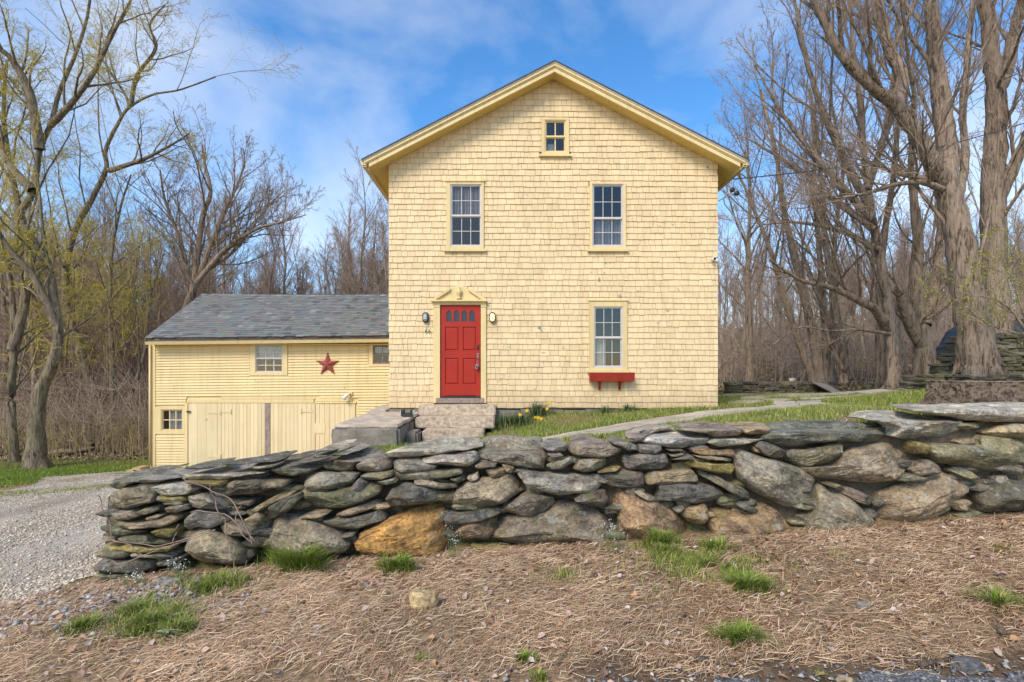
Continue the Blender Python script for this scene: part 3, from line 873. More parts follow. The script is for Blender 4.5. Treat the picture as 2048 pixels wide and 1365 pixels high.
# stiles and rails around recessed panels
zp = [hz(791.8), hz(768.5), hz(717), hz(701), hz(654.5), hz(645.5), hz(620.5), DZ1]
lx = [D0+DW*f for f in (0, .115, .445, .56, .885, 1)]
door.box(lx[0], lx[1], yd, yd+.04, DZ0, DZ1).box(lx[4], lx[5], yd, yd+.04, DZ0, DZ1)
door.box(lx[2], lx[3], yd+.0005, yd+.04, zp[1], zp[4])
for a, b in ((0, 1), (2, 3), (4, 5)): door.box(lx[1]+.0002, lx[4]-.0002, yd+.001, yd+.04, zp[a], zp[b])
do = door.build('door', M['red'], house, bevel=.004)
for (i0, i1) in ((1, 2), (3, 4)):
    for (a, b) in ((1, 2), (3, 4)):
        pm = MB(); x0, x1, z0, z1 = lx[i0], lx[i1], zp[a], zp[b]; g = .03
        pm.hexa([(x0+g, yd+.010, z0+g), (x1-g, yd+.010, z0+g), (x1, yd+.026, z0), (x0, yd+.026, z0), (x0+g, yd+.010, z1-g), (x1-g, yd+.010, z1-g), (x1, yd+.026, z1), (x0, yd+.026, z1)])
        pm.box(x0, x1, yd+.025, yd+.04, z0, z1)
        pm.build('door_panel', M['red'], do)
# top panel with four arched lights
tp = MB(); lz0, lz1 = zp[5], DZ1
aw = DW*.135; cs = [D0+DW*(.115 + .77*(i+.5)/4) for i in range(4)]
zs0, zs1 = hz(644), hz(626)
edges = [lx[1]]
for c in cs: edges += [c-aw/2, c+aw/2]
edges.append(lx[4])
for i in range(0, len(edges), 2): tp.box(edges[i], edges[i+1], yd+.001, yd+.04, lz0, lz1)
for c in cs:
    tp.box(c-aw/2, c+aw/2, yd+.0012, yd+.04, lz0, zs0)
    arch = [(c-aw/2 + aw*k/10, zs1 + .055*math.sin(math.pi*k/10)) for k in range(11)]
    for k in range(10):
        (x0, z0), (x1, z1) = arch[k], arch[k+1]
        tp.hexa([(x0, yd+.0012, z0), (x1, yd+.0012, z1), (x1, yd+.04, z1), (x0, yd+.04, z0), (x0, yd+.0012, lz1), (x1, yd+.0012, lz1), (x1, yd+.04, lz1), (x0, yd+.04, lz1)])
tp.build('door_panel', M['red'], do)
for c in cs: MB().box(c-aw/2, c+aw/2, yd+.022, yd+.03, zs0, zs1+.06).build('door_light', M['doorglass'], do)
MB().box(D0-.01, D1+.01, HD-.06, HD+.02, hz(796), hz(793.2)).build('threshold', M['black'], ds)
MB().box(D0-.10, D1+.08, HD-.075, HD+.02, hz(806), hz(796.3)).build('worn_sill', M['weathered'], ds)
hxx = D1 - .055
MB().lathe((hxx, yd, hz(696)), [(.026, 0), (.026, .012), (.022, .022)], 12, 'y').box(hxx-.022, hxx+.022, yd-.012, yd, hz(700), hz(690)).build('deadbolt', M['black'], do)
MB().box(hxx-.02, hxx+.02, yd-.010, yd, hz(716), hz(707)).tube([(hxx, yd-.005, hz(709)), (hxx, yd-.06, hz(710)), (hxx, yd-.06, hz(718)), (hxx, yd-.01, hz(722))], .009, 8).build('handle', M['steel'], do)

lb = empty('lockbox', (hxx, yd-.06, hz(733)))
tag(lb, 'grey combination lockbox hanging from the front door handle', 'lockbox')
l1 = MB(); 
l1.hexa([(hxx-.065, yd-.085, hz(737)), (hxx-.01, yd-.085, hz(740)), (hxx-.01, yd-.04, hz(740)), (hxx-.065, yd-.04, hz(737)), (hxx-.035, yd-.085, hz(728)), (hxx+.022, yd-.085, hz(731)), (hxx+.022, yd-.04, hz(731)), (hxx-.035, yd-.04, hz(728))])
l1.build('body', M['steel'], lb, bevel=.006)
MB().tube([(hxx-.025, yd-.06, hz(728)), (hxx-.01, yd-.062, hz(721)), (hxx+.004, yd-.062, hz(718.5)), (hxx+.012, yd-.062, hz(721)), (hxx+.005, yd-.06, hz(730))], .005, 6).build('shackle', M['steel'], lb)
MB().box(hxx-.042, hxx-.005, yd-.09, yd-.086, hz(736), hz(732.5)).build('keypad', M['black'], lb)

def bulkhead(cx, cy, lit, label):
    x, z = hx(cx), hz(cy)
    t = empty('wall_lamp', (x, HD-.022, z)); tag(t, label, 'wall lamp', 'oval bulkhead lamps beside the door')
    w, h = .068, .118
    def oval(k, y, n=24):
        out = []
        for i in range(n):
            a = 2*math.pi*i/n; ca, sa = math.cos(a), math.sin(a)
            out.append((x + k*w*ca, y, z + k*(w*sa + (h-w)*(1 if sa > 0 else -1) * min(1, abs(sa)*3))))
        return out
    def rings(rs, nm, mat, cap=True):
        vs = []; fs = []; n = 24
        for k, y in rs: vs += oval(k, y)
        for r in range(len(rs)-1):
            for i in range(n): fs.append((r*n+i, r*n+(i+1) % n, (r+1)*n+(i+1) % n, (r+1)*n+i))
        if cap: fs.append(tuple((len(rs)-1)*n + i for i in range(n)))
        return mobj(nm, vs, fs, mat, t, True)
    rings([(1.0, HD-.02), (1.02, HD-.05), (.98, HD-.085), (.78, HD-.095), (.74, HD-.06)], 'frame', M['black'], False)
    rings([(.76, HD-.06), (.73, HD-.09), (.60, HD-.118), (.3, HD-.13)], 'lens', M['lit'] if lit else M['lampglass'])
    cg = MB()
    for q in (-.45, 0, .45): cg.tube([(x-.055, HD-.093, z+q*h), (x-.03, HD-.128, z+q*h), (x+.03, HD-.128, z+q*h), (x+.055, HD-.093, z+q*h)], .0035, 6)
    if not lit: cg.build('guard', M['black'], t)
    else: MB().tube([(x, HD-.093, z+.085), (x, HD-.136, z+.04), (x, HD-.136, z-.04), (x, HD-.093, z-.085)], .003, 6).build('guard', M['black'], t)
    return t
bulkhead(852, 636, False, 'unlit oval bulkhead lamp above the house number')
bulkhead(985, 636, True, 'glowing oval bulkhead lamp beside the red door')

num = empty('house_number', (hx(855), HD-.03, hz(663)))
tag(num, 'black metal house number 66 below the unlit lamp', 'house number')
for k, cx in enumerate((851, 857.5)):
    x, z = hx(cx), hz(667.5)
    h_ = .112; w_ = .040
    pts = [(x+.050, HD-.035, z+h_*.97), (x+.030, HD-.035, z+h_), (x+.012, HD-.035, z+h_*.75), (x+.004, HD-.035, z+h_*.4)]
    for i in range(13):
        a = math.pi*.75 + 2*math.pi*i/12
        pts.append((x+.024+.022*math.cos(a), HD-.035, z+.032+.031*math.sin(a)))
    MB().tube(pts, .0052, 6).build('digit', M['black'], num)

# window box below the lower window
wb = empty('window_box', (hx(1220), HD-.1, hz(762)))
tag(wb, 'dark red wooden window box under the ground floor window', 'window box')
x0, x1, zt, zb_ = hx(1176.5), hx(1265), hz(745.5), hz(763)
bx = MB()
bx.hexa([(x0+.01, HD-.215, zb_), (x1-.012, HD-.215, zb_), (x1-.012, HD-.200, zb_), (x0+.01, HD-.200, zb_), (x0, HD-.245, zt), (x1, HD-.245, zt), (x1, HD-.23, zt), (x0, HD-.23, zt)])
bx.build('front_board', M['boxred'], wb)
for xx in (x0+.012, x1-.027):
    MB().hexa([(xx, HD-.199, zb_+.001), (xx+.014, HD-.199, zb_+.001), (xx+.014, HD-.04, zb_+.001), (xx, HD-.04, zb_+.001), (xx, HD-.228, zt-.002), (xx+.014, HD-.228, zt-.002), (xx+.014, HD-.04, zt-.002), (xx, HD-.04, zt-.002)]).build('end_board', M['boxred'], wb)
MB().box(x0+.028, x1-.03, HD-.199, HD-.04, zb_, zb_+.014).box(x0+.028, x1-.03, HD-.055, HD-.04, zb_+.015, zt-.004).build('trough', M['boxred'], wb)
for cx in (1198, 1238):
    x = hx(cx); b = MB()
    b.prism([(x-.022, hz(780)), (x+.022, hz(780)), (x+.022, hz(763.3)), (x-.022, hz(763.3))], HD-.06, HD-.021)
    b.hexa([(x-.021, HD-.07, hz(779)), (x+.021, HD-.07, hz(779)), (x+.021, HD-.06, hz(780)), (x-.021, HD-.06, hz(780)), (x-.021, HD-.19, hz(763.3)), (x+.021, HD-.19, hz(763.3)), (x+.021, HD-.06, hz(763.3)), (x-.021, HD-.06, hz(763.3))])
    b.build('bracket', M['boxred'], wb)

# ---- small fittings on the house
sc = empty('security_camera', (hx(1425), HD-.06, hz(521)))
tag(sc, 'small white security camera at the right wall edge', 'security camera')
x, z = hx(1424), hz(521)
MB().box(x-.01, x+.11, HD-.05, HD-.022, z-.035, z+.035).build('mount', M['white'], sc)
MB().lathe((x-.005, HD-.05, z), [(.036, 0), (.042, .05), (.042, .10), (.036, .115)], 14, 'y').build('housing', M['white'], sc, smooth=True)
MB().lathe((x-.005, HD-.165, z), [(.030, 0), (.028, .006)], 12, 'y').build('lens', M['black'], sc)
fl = empty('floodlight', P(1465, 380, 12.4))
tag(fl, 'twin black floodlight heads on an arm beyond the house corner', 'floodlight')
p0 = Vector((XR, 12.4, hz(394))); 
a0 = Vector(P(1447, 397, 12.4)); h1 = Vector(P(1463, 379, 12.4)); h2 = Vector(P(1472, 386, 12.4))
MB().tube([p0, a0, a0 + Vector((.05, 0, .06)), h1], .012, 6).tube([a0, h2], .010, 6).build('arm', M['conduit'], fl)
for hc in (h1, h2):
    MB().lathe((hc.x, hc.y+.02, hc.z-.03), [(.03, -.02), (.05, .03), (.058, .09), (.05, .10)], 12, 'y').build('lamp_head', M['black'], fl, smooth=True)
cb = [P(1447, 398, 12.4), P(1450, 410, 12.4), P(1465, 428, 12.5), P(1478, 450, 12.6), P(1482, 475, 12.6), P(1476, 498, 12.6), P(1462, 515, 12.5), P(1448, 528, 12.4), P(1436, 540, 12.4)]
tag(MB().tube(cb, .014, 6).build('service_cable', M['conduit'], None, True), 'pale looping service cable hanging beside the house wall', 'cable')
for k, (yy, nm) in enumerate(((691, 'upper'), (707, 'lower'))):
    z = EYE - (yy-750)/1024*12.5
    tag(MB().tube([(XR-.01, 12.5, z), (XR+.07, 12.5, z), (XR+.09, 12.5, z-.05), (XR+.09, 12.5, z-.12)], .055 - .015*k, 10).build('vent_pipe', M['trim'], None, True), 'short yellow vent pipe on the side wall, %s of two' % nm, 'vent pipe')
oc = []
p0 = Vector((XR+.43, 11.6, hz(352))); p1 = Vector(P(2200, 200, 12.0))
for i in range(15):
    t = i/14; q = p0.lerp(p1, t); q.z -= .35*math.sin(math.pi*t)*(1-t*.3); oc.append(q)
tag(MB().tube(oc, .012, 6).build('overhead_cable', M['wire']), 'black overhead cable running from the eave toward the large trees', 'cable')

# ---- granite steps and the concrete landing
def rough_block(name, x0, x1, y0, y1, z0, z1, mat, parent, n=(16, 6, 4), amp=.010, seed=0, bev=.02, sl=0.0):
    bm = bmesh.new(); bmesh.ops.create_cube(bm, size=1.0)
    for v in bm.verts: v.co = Vector((v.co.x*(x1-x0), v.co.y*(y1-y0), v.co.z*(z1-z0)))
    bmesh.ops.bevel(bm, geom=list(bm.edges), offset=bev, segments=2, affect='EDGES')
    bmesh.ops.subdivide_edges(bm, edges=[e for e in bm.edges if e.calc_length() > .3], cuts=5, use_grid_fill=True)
    bmesh.ops.subdivide_edges(bm, edges=[e for e in bm.edges if e.calc_length() > .12], cuts=2, use_grid_fill=True)
    c = Vector(((x0+x1)/2, (y0+y1)/2, (z0+z1)/2))
    for v in bm.verts:
        w = v.co + c + Vector((seed*3.1, 0, 0))
        v.co += Vector((mnoise.noise(w*5), mnoise.noise(w*5+Vector((9, 3, 1))), mnoise.noise(w*5+Vector((1, 7, 5)))))*amp
        v.co.z += sl*v.co.y
    me = bpy.data.meshes.new(name); bm.to_mesh(me); bm.free(); me.materials.append(mat)
    o = bpy.data.objects.new(name, me); o.location = c; COL.objects.link(o)
    if parent: world_parent(o, parent)
    return o
st = empty('granite_steps', (-1.15, 10.4, .33))
tag(st, 'three pinkish granite steps below the red door', 'steps')
rough_block('step', -1.99, -.35, 10.90, 11.36, .72, .95, M['granite'], st, seed=1)
rough_block('step', -1.97, -.36, 10.40, 11.2, .51, .735, M['granite'], st, seed=2)
rough_block('step', -1.74, -.55, 9.90, 10.9, .27, .525, M['granite'], st, seed=3)
ld = empty('concrete_landing', (-2.6, 10, .3))
tag(ld, 'mottled concrete landing block between house and barn', 'landing')
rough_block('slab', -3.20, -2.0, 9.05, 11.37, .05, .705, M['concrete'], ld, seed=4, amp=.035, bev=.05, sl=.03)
rough_block('slab_top', -3.17, -2.02, 9.09, 11.36, .68, .745, M['slab_top'], ld, seed=8, amp=.014, bev=.02, sl=.03)  # top layer of the landing, paler tan than the slab body
rough_block('walkway_slab', -3.24, -2.76, 11.40, 14.6, -.5, .86, M['slab_top'], ld, seed=5, amp=.03, bev=.05, sl=.03)
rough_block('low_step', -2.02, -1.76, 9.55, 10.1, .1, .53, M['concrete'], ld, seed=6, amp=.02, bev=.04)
bs_ = empty('boot_scrubber', P(820, 829, 10.55))
tag(bs_, 'black boot scrubber on the concrete landing beside the steps', 'boot scrubber')
c = Vector((-2.13, 10.45, .765))
MB().box(c.x-.12, c.x+.12, c.y-.1, c.y+.1, c.z, c.z+.03).build('base', M['black'], bs_, bevel=.008)
for s in (-1, 1):
    MB().box(c.x+s*.095-.03, c.x+s*.095+.03, c.y-.09, c.y+.09, c.z+.031, c.z+.13).build('side_brush', M['black'], bs_, bevel=.012)
    MB().box(c.x+s*.128-.004, c.x+s*.128+.004, c.y-.09, c.y+.09, c.z+.03, c.z+.12).build('side_plate', M['white'], bs_)
MB().box(c.x-.06, c.x+.06, c.y-.08, c.y+.08, c.z+.031, c.z+.065).build('floor_brush', M['black'], bs_)

# ------------------------------------------------------------------ barn
BD = 15.5
BS = BD/1024
def bx_(px): return (px - 1024)*BS
def bz_(py): return EYE - (py - 750)*BS
barn = empty('barn', (bx_(540), BD, bz_(937)))
tag(barn, 'low yellow clapboard barn with grey shingle roof and boarded doors', 'barn')
BXL, BXR = bx_(303), XL - .02
eave_y = lambda px: 688 - (px - 300)*(688 - 681)/480.0
mb = MB()
bholes = [(bx_(511.5), bx_(566), bz_(745.5), bz_(690.5)), (bx_(746), bx_(800), bz_(729), bz_(691)), (bx_(323.5), bx_(367), bz_(862), bz_(819))]
xb = sorted({BXL, BXR} | {h[0] for h in bholes} | {h[1] for h in bholes}); zb = sorted({bz_(960), bz_(684)} | {h[2] for h in bholes} | {h[3] for h in bholes})
for i in range(len(xb)-1):
    for j in range(len(zb)-1):
        cx, cz = (xb[i]+xb[i+1])/2, (zb[j]+zb[j+1])/2
        if any(h[0] < cx < h[1] and h[2] < cz < h[3] for h in bholes): continue
        mb.box(xb[i], xb[i+1], BD, BD+.12, zb[j], zb[j+1])
mb.build('front_wall', M['clap'], barn)
RY, RZ = 17.95, 4.42
GXL = -10.86
gw = [(BD+.125, bz_(960)), (20.4, bz_(960)), (20.4, 2.6), (RY, RZ-.1), (BD+.125, 2.66)]
vv = [(BXL, y, z) for y, z in gw] + [(BXL+.12, y, z) for y, z in gw]
ff = [(0, 1, 2, 3, 4), (9, 8, 7, 6, 5)] + [(i, i+5, (i+1) % 5+5, (i+1) % 5) for i in range(5)]
mobj('gable_wall', vv, ff, M['clap'], barn)
MB().box(BXL, BXR, 20.41, 20.5, bz_(960), 2.6).build('rear_wall', M['clap'], barn)
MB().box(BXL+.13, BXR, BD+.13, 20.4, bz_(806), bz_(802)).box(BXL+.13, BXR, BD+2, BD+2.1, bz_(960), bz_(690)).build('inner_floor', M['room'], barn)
# clapboards
blocked = [(500, 577, 684, 752.5), (736.5, 900, 684, 734), (309, 376, 812.5, 869.5), (372.5, 716, 802, 1000), (374, 640, 793, 1000)]
row = 5.45
y = 690.0
cb_n = 0
while y < 940:
    y2 = y + row
    segs = [(312.0, 848.0)]
    for a, b, ya, yb_ in blocked:
        if ya < y + row*.6 and yb_ > y + row*.4:
            ns = []
            for s0, s1 in segs:
                if b <= s0 or a >= s1: ns.append((s0, s1)); continue
                if s0 < a: ns.append((s0, a))
                if s1 > b: ns.append((b, s1))
            segs = ns
    out = []
    for s0, s1 in segs:
        if s1 - s0 > 240:
            j = s0 + (s1-s0)*rr.uniform(.3, .7); out += [(s0, j-.15), (j+.15, s1)]
        else: out.append((s0, s1))
    for s0, s1 in out:
        if s1 - s0 < 6 or s0 > 790: continue
        t = lambda px: (px-300)*.0150*max(0, 1-(y-690)/240.0)
        za0, za1 = bz_(y - t(s0)), bz_(y - t(s1)); zb0, zb1 = bz_(y2 - t(s0)), bz_(y2 - t(s1))
        jt = rr.uniform(-.006, .006); X0, X1 = bx_(s0), bx_(s1)
        MB().hexa([(X0, BD-.038, zb0+jt), (X1, BD-.038, zb1-jt*.5), (X1, BD-.001, zb1-jt*.5), (X0, BD-.001, zb0+jt), (X0, BD-.006, za0+.012), (X1, BD-.006, za1+.012), (X1, BD-.001, za1+.012), (X0, BD-.001, za0+.012)]).build('clapboard', M['clap'], barn)
    y = y2
MB().box(bx_(301), bx_(312), BD-.045, BD+.1, bz_(945), bz_(688)).build('corner_board', M['trim'], barn)
MB().tube([(bx_(304), BD-.09, bz_(690)), (bx_(304), BD-.09, bz_(930))], .03, 8).build('downspout', M['trim'], barn, True)
# trim boards over the doors
def bbox(name, x0, x1, y0, y1, mat, d0=.05, d1=0.0, parent=None):
    return MB().box(bx_(x0), bx_(x1), BD-d0, BD-d1-.001, bz_(y1), bz_(y0)).build(name, M[mat], parent or barn)
bbox('header_board', 376, 628, 799, 806, 'clap', .035)
bbox('header_board', 443, 632, 793, 798.7, 'clap', .028)
bbox('header_board', 632.3, 713, 803.5, 807, 'trim', .055)
bbox('header_board', 632.3, 705, 793, 803, 'clap', .026)
bbox('side_casing', 371.5, 377, 806, 932, 'trim', .05)
bbox('door_post', 531.5, 541.5, 807, 935, 'weathered', .05)
# boarded doors: every board a sub-part of its door
def barn_door(label, xs, y0, y1):
    d = bbox('barn_door', xs[0], xs[-1], y0+.5, y1, 'barn_door', .012)
    d['label'] = label
    for a, b in zip(xs[:-1], xs[1:]):
        k = rr.uniform(0, .006)
        MB().box(bx_(a)+.004, bx_(b)-.004, BD-.034-k, BD-.0125, bz_(y1+rr.uniform(-1, .6)), bz_(y0)).build('board', M['barn_door'], d)
    return d
d1 = barn_door('wide boarded barn door left of the weathered post', [378, 396, 414, 436, 444, 451, 458, 466, 473, 481, 488, 495, 502, 509, 517, 524, 531], 807, 940)
d2 = barn_door('boarded barn door right of the weathered post', [542, 549, 557, 565, 573, 581, 589, 597, 605, 614, 623, 631], 807, 940)
d3 = barn_door('narrow boarded barn door behind the concrete landing', [632, 640, 650, 660, 671, 681, 690, 700, 711], 808, 940)
for (px, py, w, par) in ((430, 826, 26, d1), (453, 824, 22, d1), (430, 914, 26, d1), (448, 919, 20, d1), (615, 823, 22, d2)):
    MB().box(bx_(px-w/2), bx_(px+w/2), BD-.052, BD-.042, bz_(py+1.4), bz_(py-1.4)).tube([(bx_(px+w/2*(1 if par is d1 else -1)), BD-.05, bz_(py+5)), (bx_(px+w/2*(1 if par is d1 else -1)), BD-.05, bz_(py-5))], .014, 6).build('strap_hinge', M['barn_door'], par)
MB().box(bx_(631), bx_(651), BD-.05, BD-.041, bz_(867), bz_(847)).build('patch_board', M['barn_door'], d3)
bbox('hook', 376, 383, 822, 825, 'black', .08, .05)
for a, b, c, d in ((713, 780, 809, 819), (713, 800, 819.5, 829.5)):
    n = int((b-a)/11)
    for i in range(n):
        MB().box(bx_(a+(b-a)*i/n)+.004, bx_(a+(b-a)*(i+1)/n)-.004, BD-.02, BD-.001, bz_(d), bz_(c)).build('shingle', M['clap'], barn)
window(barn, 'trim', bx_, bz_, BD-.012, (bx_(501), bx_(576), bz_(751.5), bz_(688)), bholes[0], 3, 2, bz_(717.5), curtain={1: (0, 1, 0, 1)}, sill=False, mw=.012)
window(barn, 'trim', bx_, bz_, BD-.012, (bx_(737.5), bx_(808), bz_(733), bz_(685)), bholes[1], 3, 2, None, sill=False, mw=.012, frame_mat='weathered', curtain={0: (0, 1, .62, 1)})
window(barn, 'trim', bx_, bz_, BD-.012, (bx_(311), bx_(371), bz_(868.5), bz_(813.5)), bholes[2], 3, 2, None, sill=False, mw=.014, frame_mat='trim', curtain={0: (.25, 1, 0, 1)})
# roof deck + tabs
EY, EZ = 15.18, 2.70
BW = XL - .03
def roofpt(u, x, lift=0.0):
    y = EY + (RY-EY)*u; z = EZ + (RZ-EZ)*u
    sag = -.045*math.sin(math.pi*min(1, max(0, (x-GXL)/(BW-GXL))))*u + (x-GXL)*.011*(1-u)
    return (x, y - lift*.52, z + sag + lift*.85)
deck = MB()
nseg = 14
for i in range(nseg):
    xa = GXL + (BW-GXL)*i/nseg; xb6 = GXL + (BW-GXL)*(i+1)/nseg
    p = [roofpt(0, xa), roofpt(0, xb6), roofpt(1, xb6), roofpt(1, xa)]
    deck.hexa([(a, b, c-.06) for a, b, c in p] + p)
deck.hexa([(GXL, RY, RZ-.06), (BW, RY, RZ-.06), (BW, 20.8, 2.5), (GXL, 20.8, 2.5), (GXL, RY, RZ-.002), (BW, RY, RZ-.002), (BW, 20.8, 2.56), (GXL, 20.8, 2.56)])
bro = deck.build('roof', M['roofedge'], barn)
tabs = []
nr = 24
for r in range(nr):
    u0 = r/nr - .006; u1 = (r+1)/nr + .012
    x = GXL - rr.uniform(0, .2)
    while x < BW:
        w = rr.choice([.14, .16, .18, .22, .28]) * rr.uniform(.9, 1.1)
        a, b = max(x, GXL-.01), min(x+w, BW); x += w
        if b - a < .03: continue
        tabs.append((a, b, u0 - rr.choice([0, .004, .01]), u1, rr.choice([.006, .012])))
def tab_hexa(mb, t, org=(0, 0, 0)):
    a, b, u0, u1, th = t
    p = [roofpt(u0, a, .004), roofpt(u0, b, .004), roofpt(u1, b, .001), roofpt(u1, a, .001)]
    q = [roofpt(u0, a, .012+th), roofpt(u0, b, .012+th), roofpt(u1, b, .005), roofpt(u1, a, .005)]
    mb.hexa([tuple(np.subtract(k, org)) for k in p+q]); return mb
order = sorted(range(len(tabs)), key=lambda i: tabs[i][0]-tabs[i][1])
big = set(order[:300])
mass = MB()
for i, t in enumerate(tabs):
    if i in big: tab_hexa(MB(), t).build('roof_shingle', M['roofing'], bro) if False else None
for i, t in enumerate(tabs):
    if i in big:
        m_ = MB(); tab_hexa(m_, t); m_.build('roof_shingle', M['roofing'], bro)
    else: tab_hexa(mass, t)
ms = mass.build('roof_shingles', M['roofing'], bro); ms['kind'] = 'stuff'
x = GXL
while x < BW - .05:
    b = min(x + .17, BW)
    c_ = RZ + roofpt(1, (x+b)/2)[2] - RZ
    MB().hexa([(x, RY-.13, c_-.07), (b+.01, RY-.13, c_-.07), (b+.01, RY+.13, c_-.09), (x, RY+.13, c_-.09), (x, RY-.03, c_+.025), (b+.01, RY-.03, c_+.018), (b+.01, RY+.03, c_+.018), (x, RY+.03, c_+.025)]).build('ridge_cap', M['roofing'], bro)
    x = b + .004
ft = MB(); gt = MB()
for i in range(8):
    xa = GXL + .02 + (BW-GXL-.02)*i/8; xb7 = GXL + .02 + (BW-GXL-.02)*(i+1)/8 - .003
    za, zc = roofpt(0, xa)[2], roofpt(0, xb7)[2]
    ft.hexa([(xa, EY+.05, za-.17), (xb7, EY+.05, zc-.17), (xb7, EY+.08, zc-.17), (xa, EY+.08, za-.17), (xa, EY+.05, za-.061), (xb7, EY+.05, zc-.061), (xb7, EY+.08, zc-.061), (xa, EY+.08, za-.061)])
    gt.hexa([(xa, EY-.04, za-.215), (xb7, EY-.04, zc-.215), (xb7, EY+.045, zc-.215), (xa, EY+.045, za-.215), (xa, EY-.075, za-.125), (xb7, EY-.075, zc-.125), (xb7, EY+.045, zc-.125), (xa, EY+.045, za-.125)])
ft.build('fascia', M['weathered'], barn); gt.build('gutter', M['trim'], barn)
MB().box(GXL+.05, BW, EY+.09, BD-.03, EZ-.2, EZ-.18).build('soffit', M['soffit'], barn)

# barn star
sx, sz = bx_(656.3), bz_(729.5)
sv = [(sx, BD-.15, sz)]
for i in range(10):
    r_ = .375 if i % 2 == 0 else .148
    a = math.pi/2 + i*math.pi/5
    sv.append((sx + r_*math.cos(a), BD-.045, sz + r_*math.sin(a)))
sv.append((sx, BD-.035, sz))
sf = [(0, 1+i, 1+(i+1) % 10) for i in range(10)] + [(11, 1+(i+1) % 10, 1+i) for i in range(10)]
star = mobj('barn_star', sv, sf, M['starred'])
tag(star, 'faded red five-pointed metal star on the barn wall', 'star')
bf = empty('barn_floodlight', (bx_(694), BD-.1, bz_(792)))
tag(bf, 'small white floodlight below the barn star', 'floodlight')
MB().box(bx_(698), bx_(706), BD-.07, BD-.03, bz_(790), bz_(784)).build('mount', M['trim'], bf)
MB().tube([(bx_(702), BD-.06, bz_(787)), (bx_(698), BD-.14, bz_(790)), (bx_(692), BD-.22, bz_(797))], [.03, .04, .075], 10).build('lamp_head', M['white'], bf, True)
for k, (px, py, w, hh_) in enumerate(((278, 940, 20, 3.5), (288, 933, 15, 8))):
    a = P(px, py, 15.2)
    z = float(H(a[0], a[1]))
    tag(MB().box(a[0]-w*.0075, a[0]+w*.0075, a[1]-.3, a[1]+.1, z, z+hh_*.015).build('lumber_block', M['lumber']), ['flat tan board lying by the barn corner', 'upright tan lumber block against the barn corner'][k], 'lumber')

# ------------------------------------------------------------------ stone walls
def dwall(px): return np.interp(px, [100, 180, 1024, 2048, 2200], [3.68, 3.75, 4.45, 4.95, 5.02])
def wbase(px): return np.interp(px, [180, 600, 1024, 1500, 1750, 2048], [1165, 1120, 1108, 1100, 1090, 1035])
TONE = {'g': (0.285, 0.25, 0.20), 'l': (0.41, 0.37, 0.305), 'd': (0.155, 0.138, 0.112), 'o': (0.215, 0.195, 0.125), 'y': (0.31, 0.25, 0.095), 't': (0.34, 0.265, 0.175),
        'b': (0.285, 0.235, 0.17), 'r': (0.42, 0.225, 0.075), 'p': (0.25, 0.198, 0.15), 'k': (0.145, 0.148, 0.122), 'n': (0.28, 0.19, 0.115)}

srnd = random.Random(5)
def resample(poly, n):
    p = np.array(poly, float)
    # soften corners once
    q = []
    for i in range(len(p)):
        a, b = p[i], p[(i+1) % len(p)]
        q += [a + .09*(b-a), a + .5*(b-a) + np.array([srnd.uniform(-.05, .05), srnd.uniform(-.05, .05)])*np.linalg.norm(b-a), a + .91*(b-a)]
    q = np.array(q); seg = np.linalg.norm(np.roll(q, -1, 0) - q, axis=1); cum = np.concatenate([[0], np.cumsum(seg)])
    t = np.linspace(0, cum[-1], n, endpoint=False)
    qq = np.vstack([q, q[:1]])
    return np.stack([np.interp(t, cum, qq[:, 0]), np.interp(t, cum, qq[:, 1])], -1)

stone_wall = empty('stone_wall', (0.8, 4.6, 0.1))
tag(stone_wall, 'dry fieldstone retaining wall along the bank in front of the house', 'stone wall')
srnd = random.Random(5)

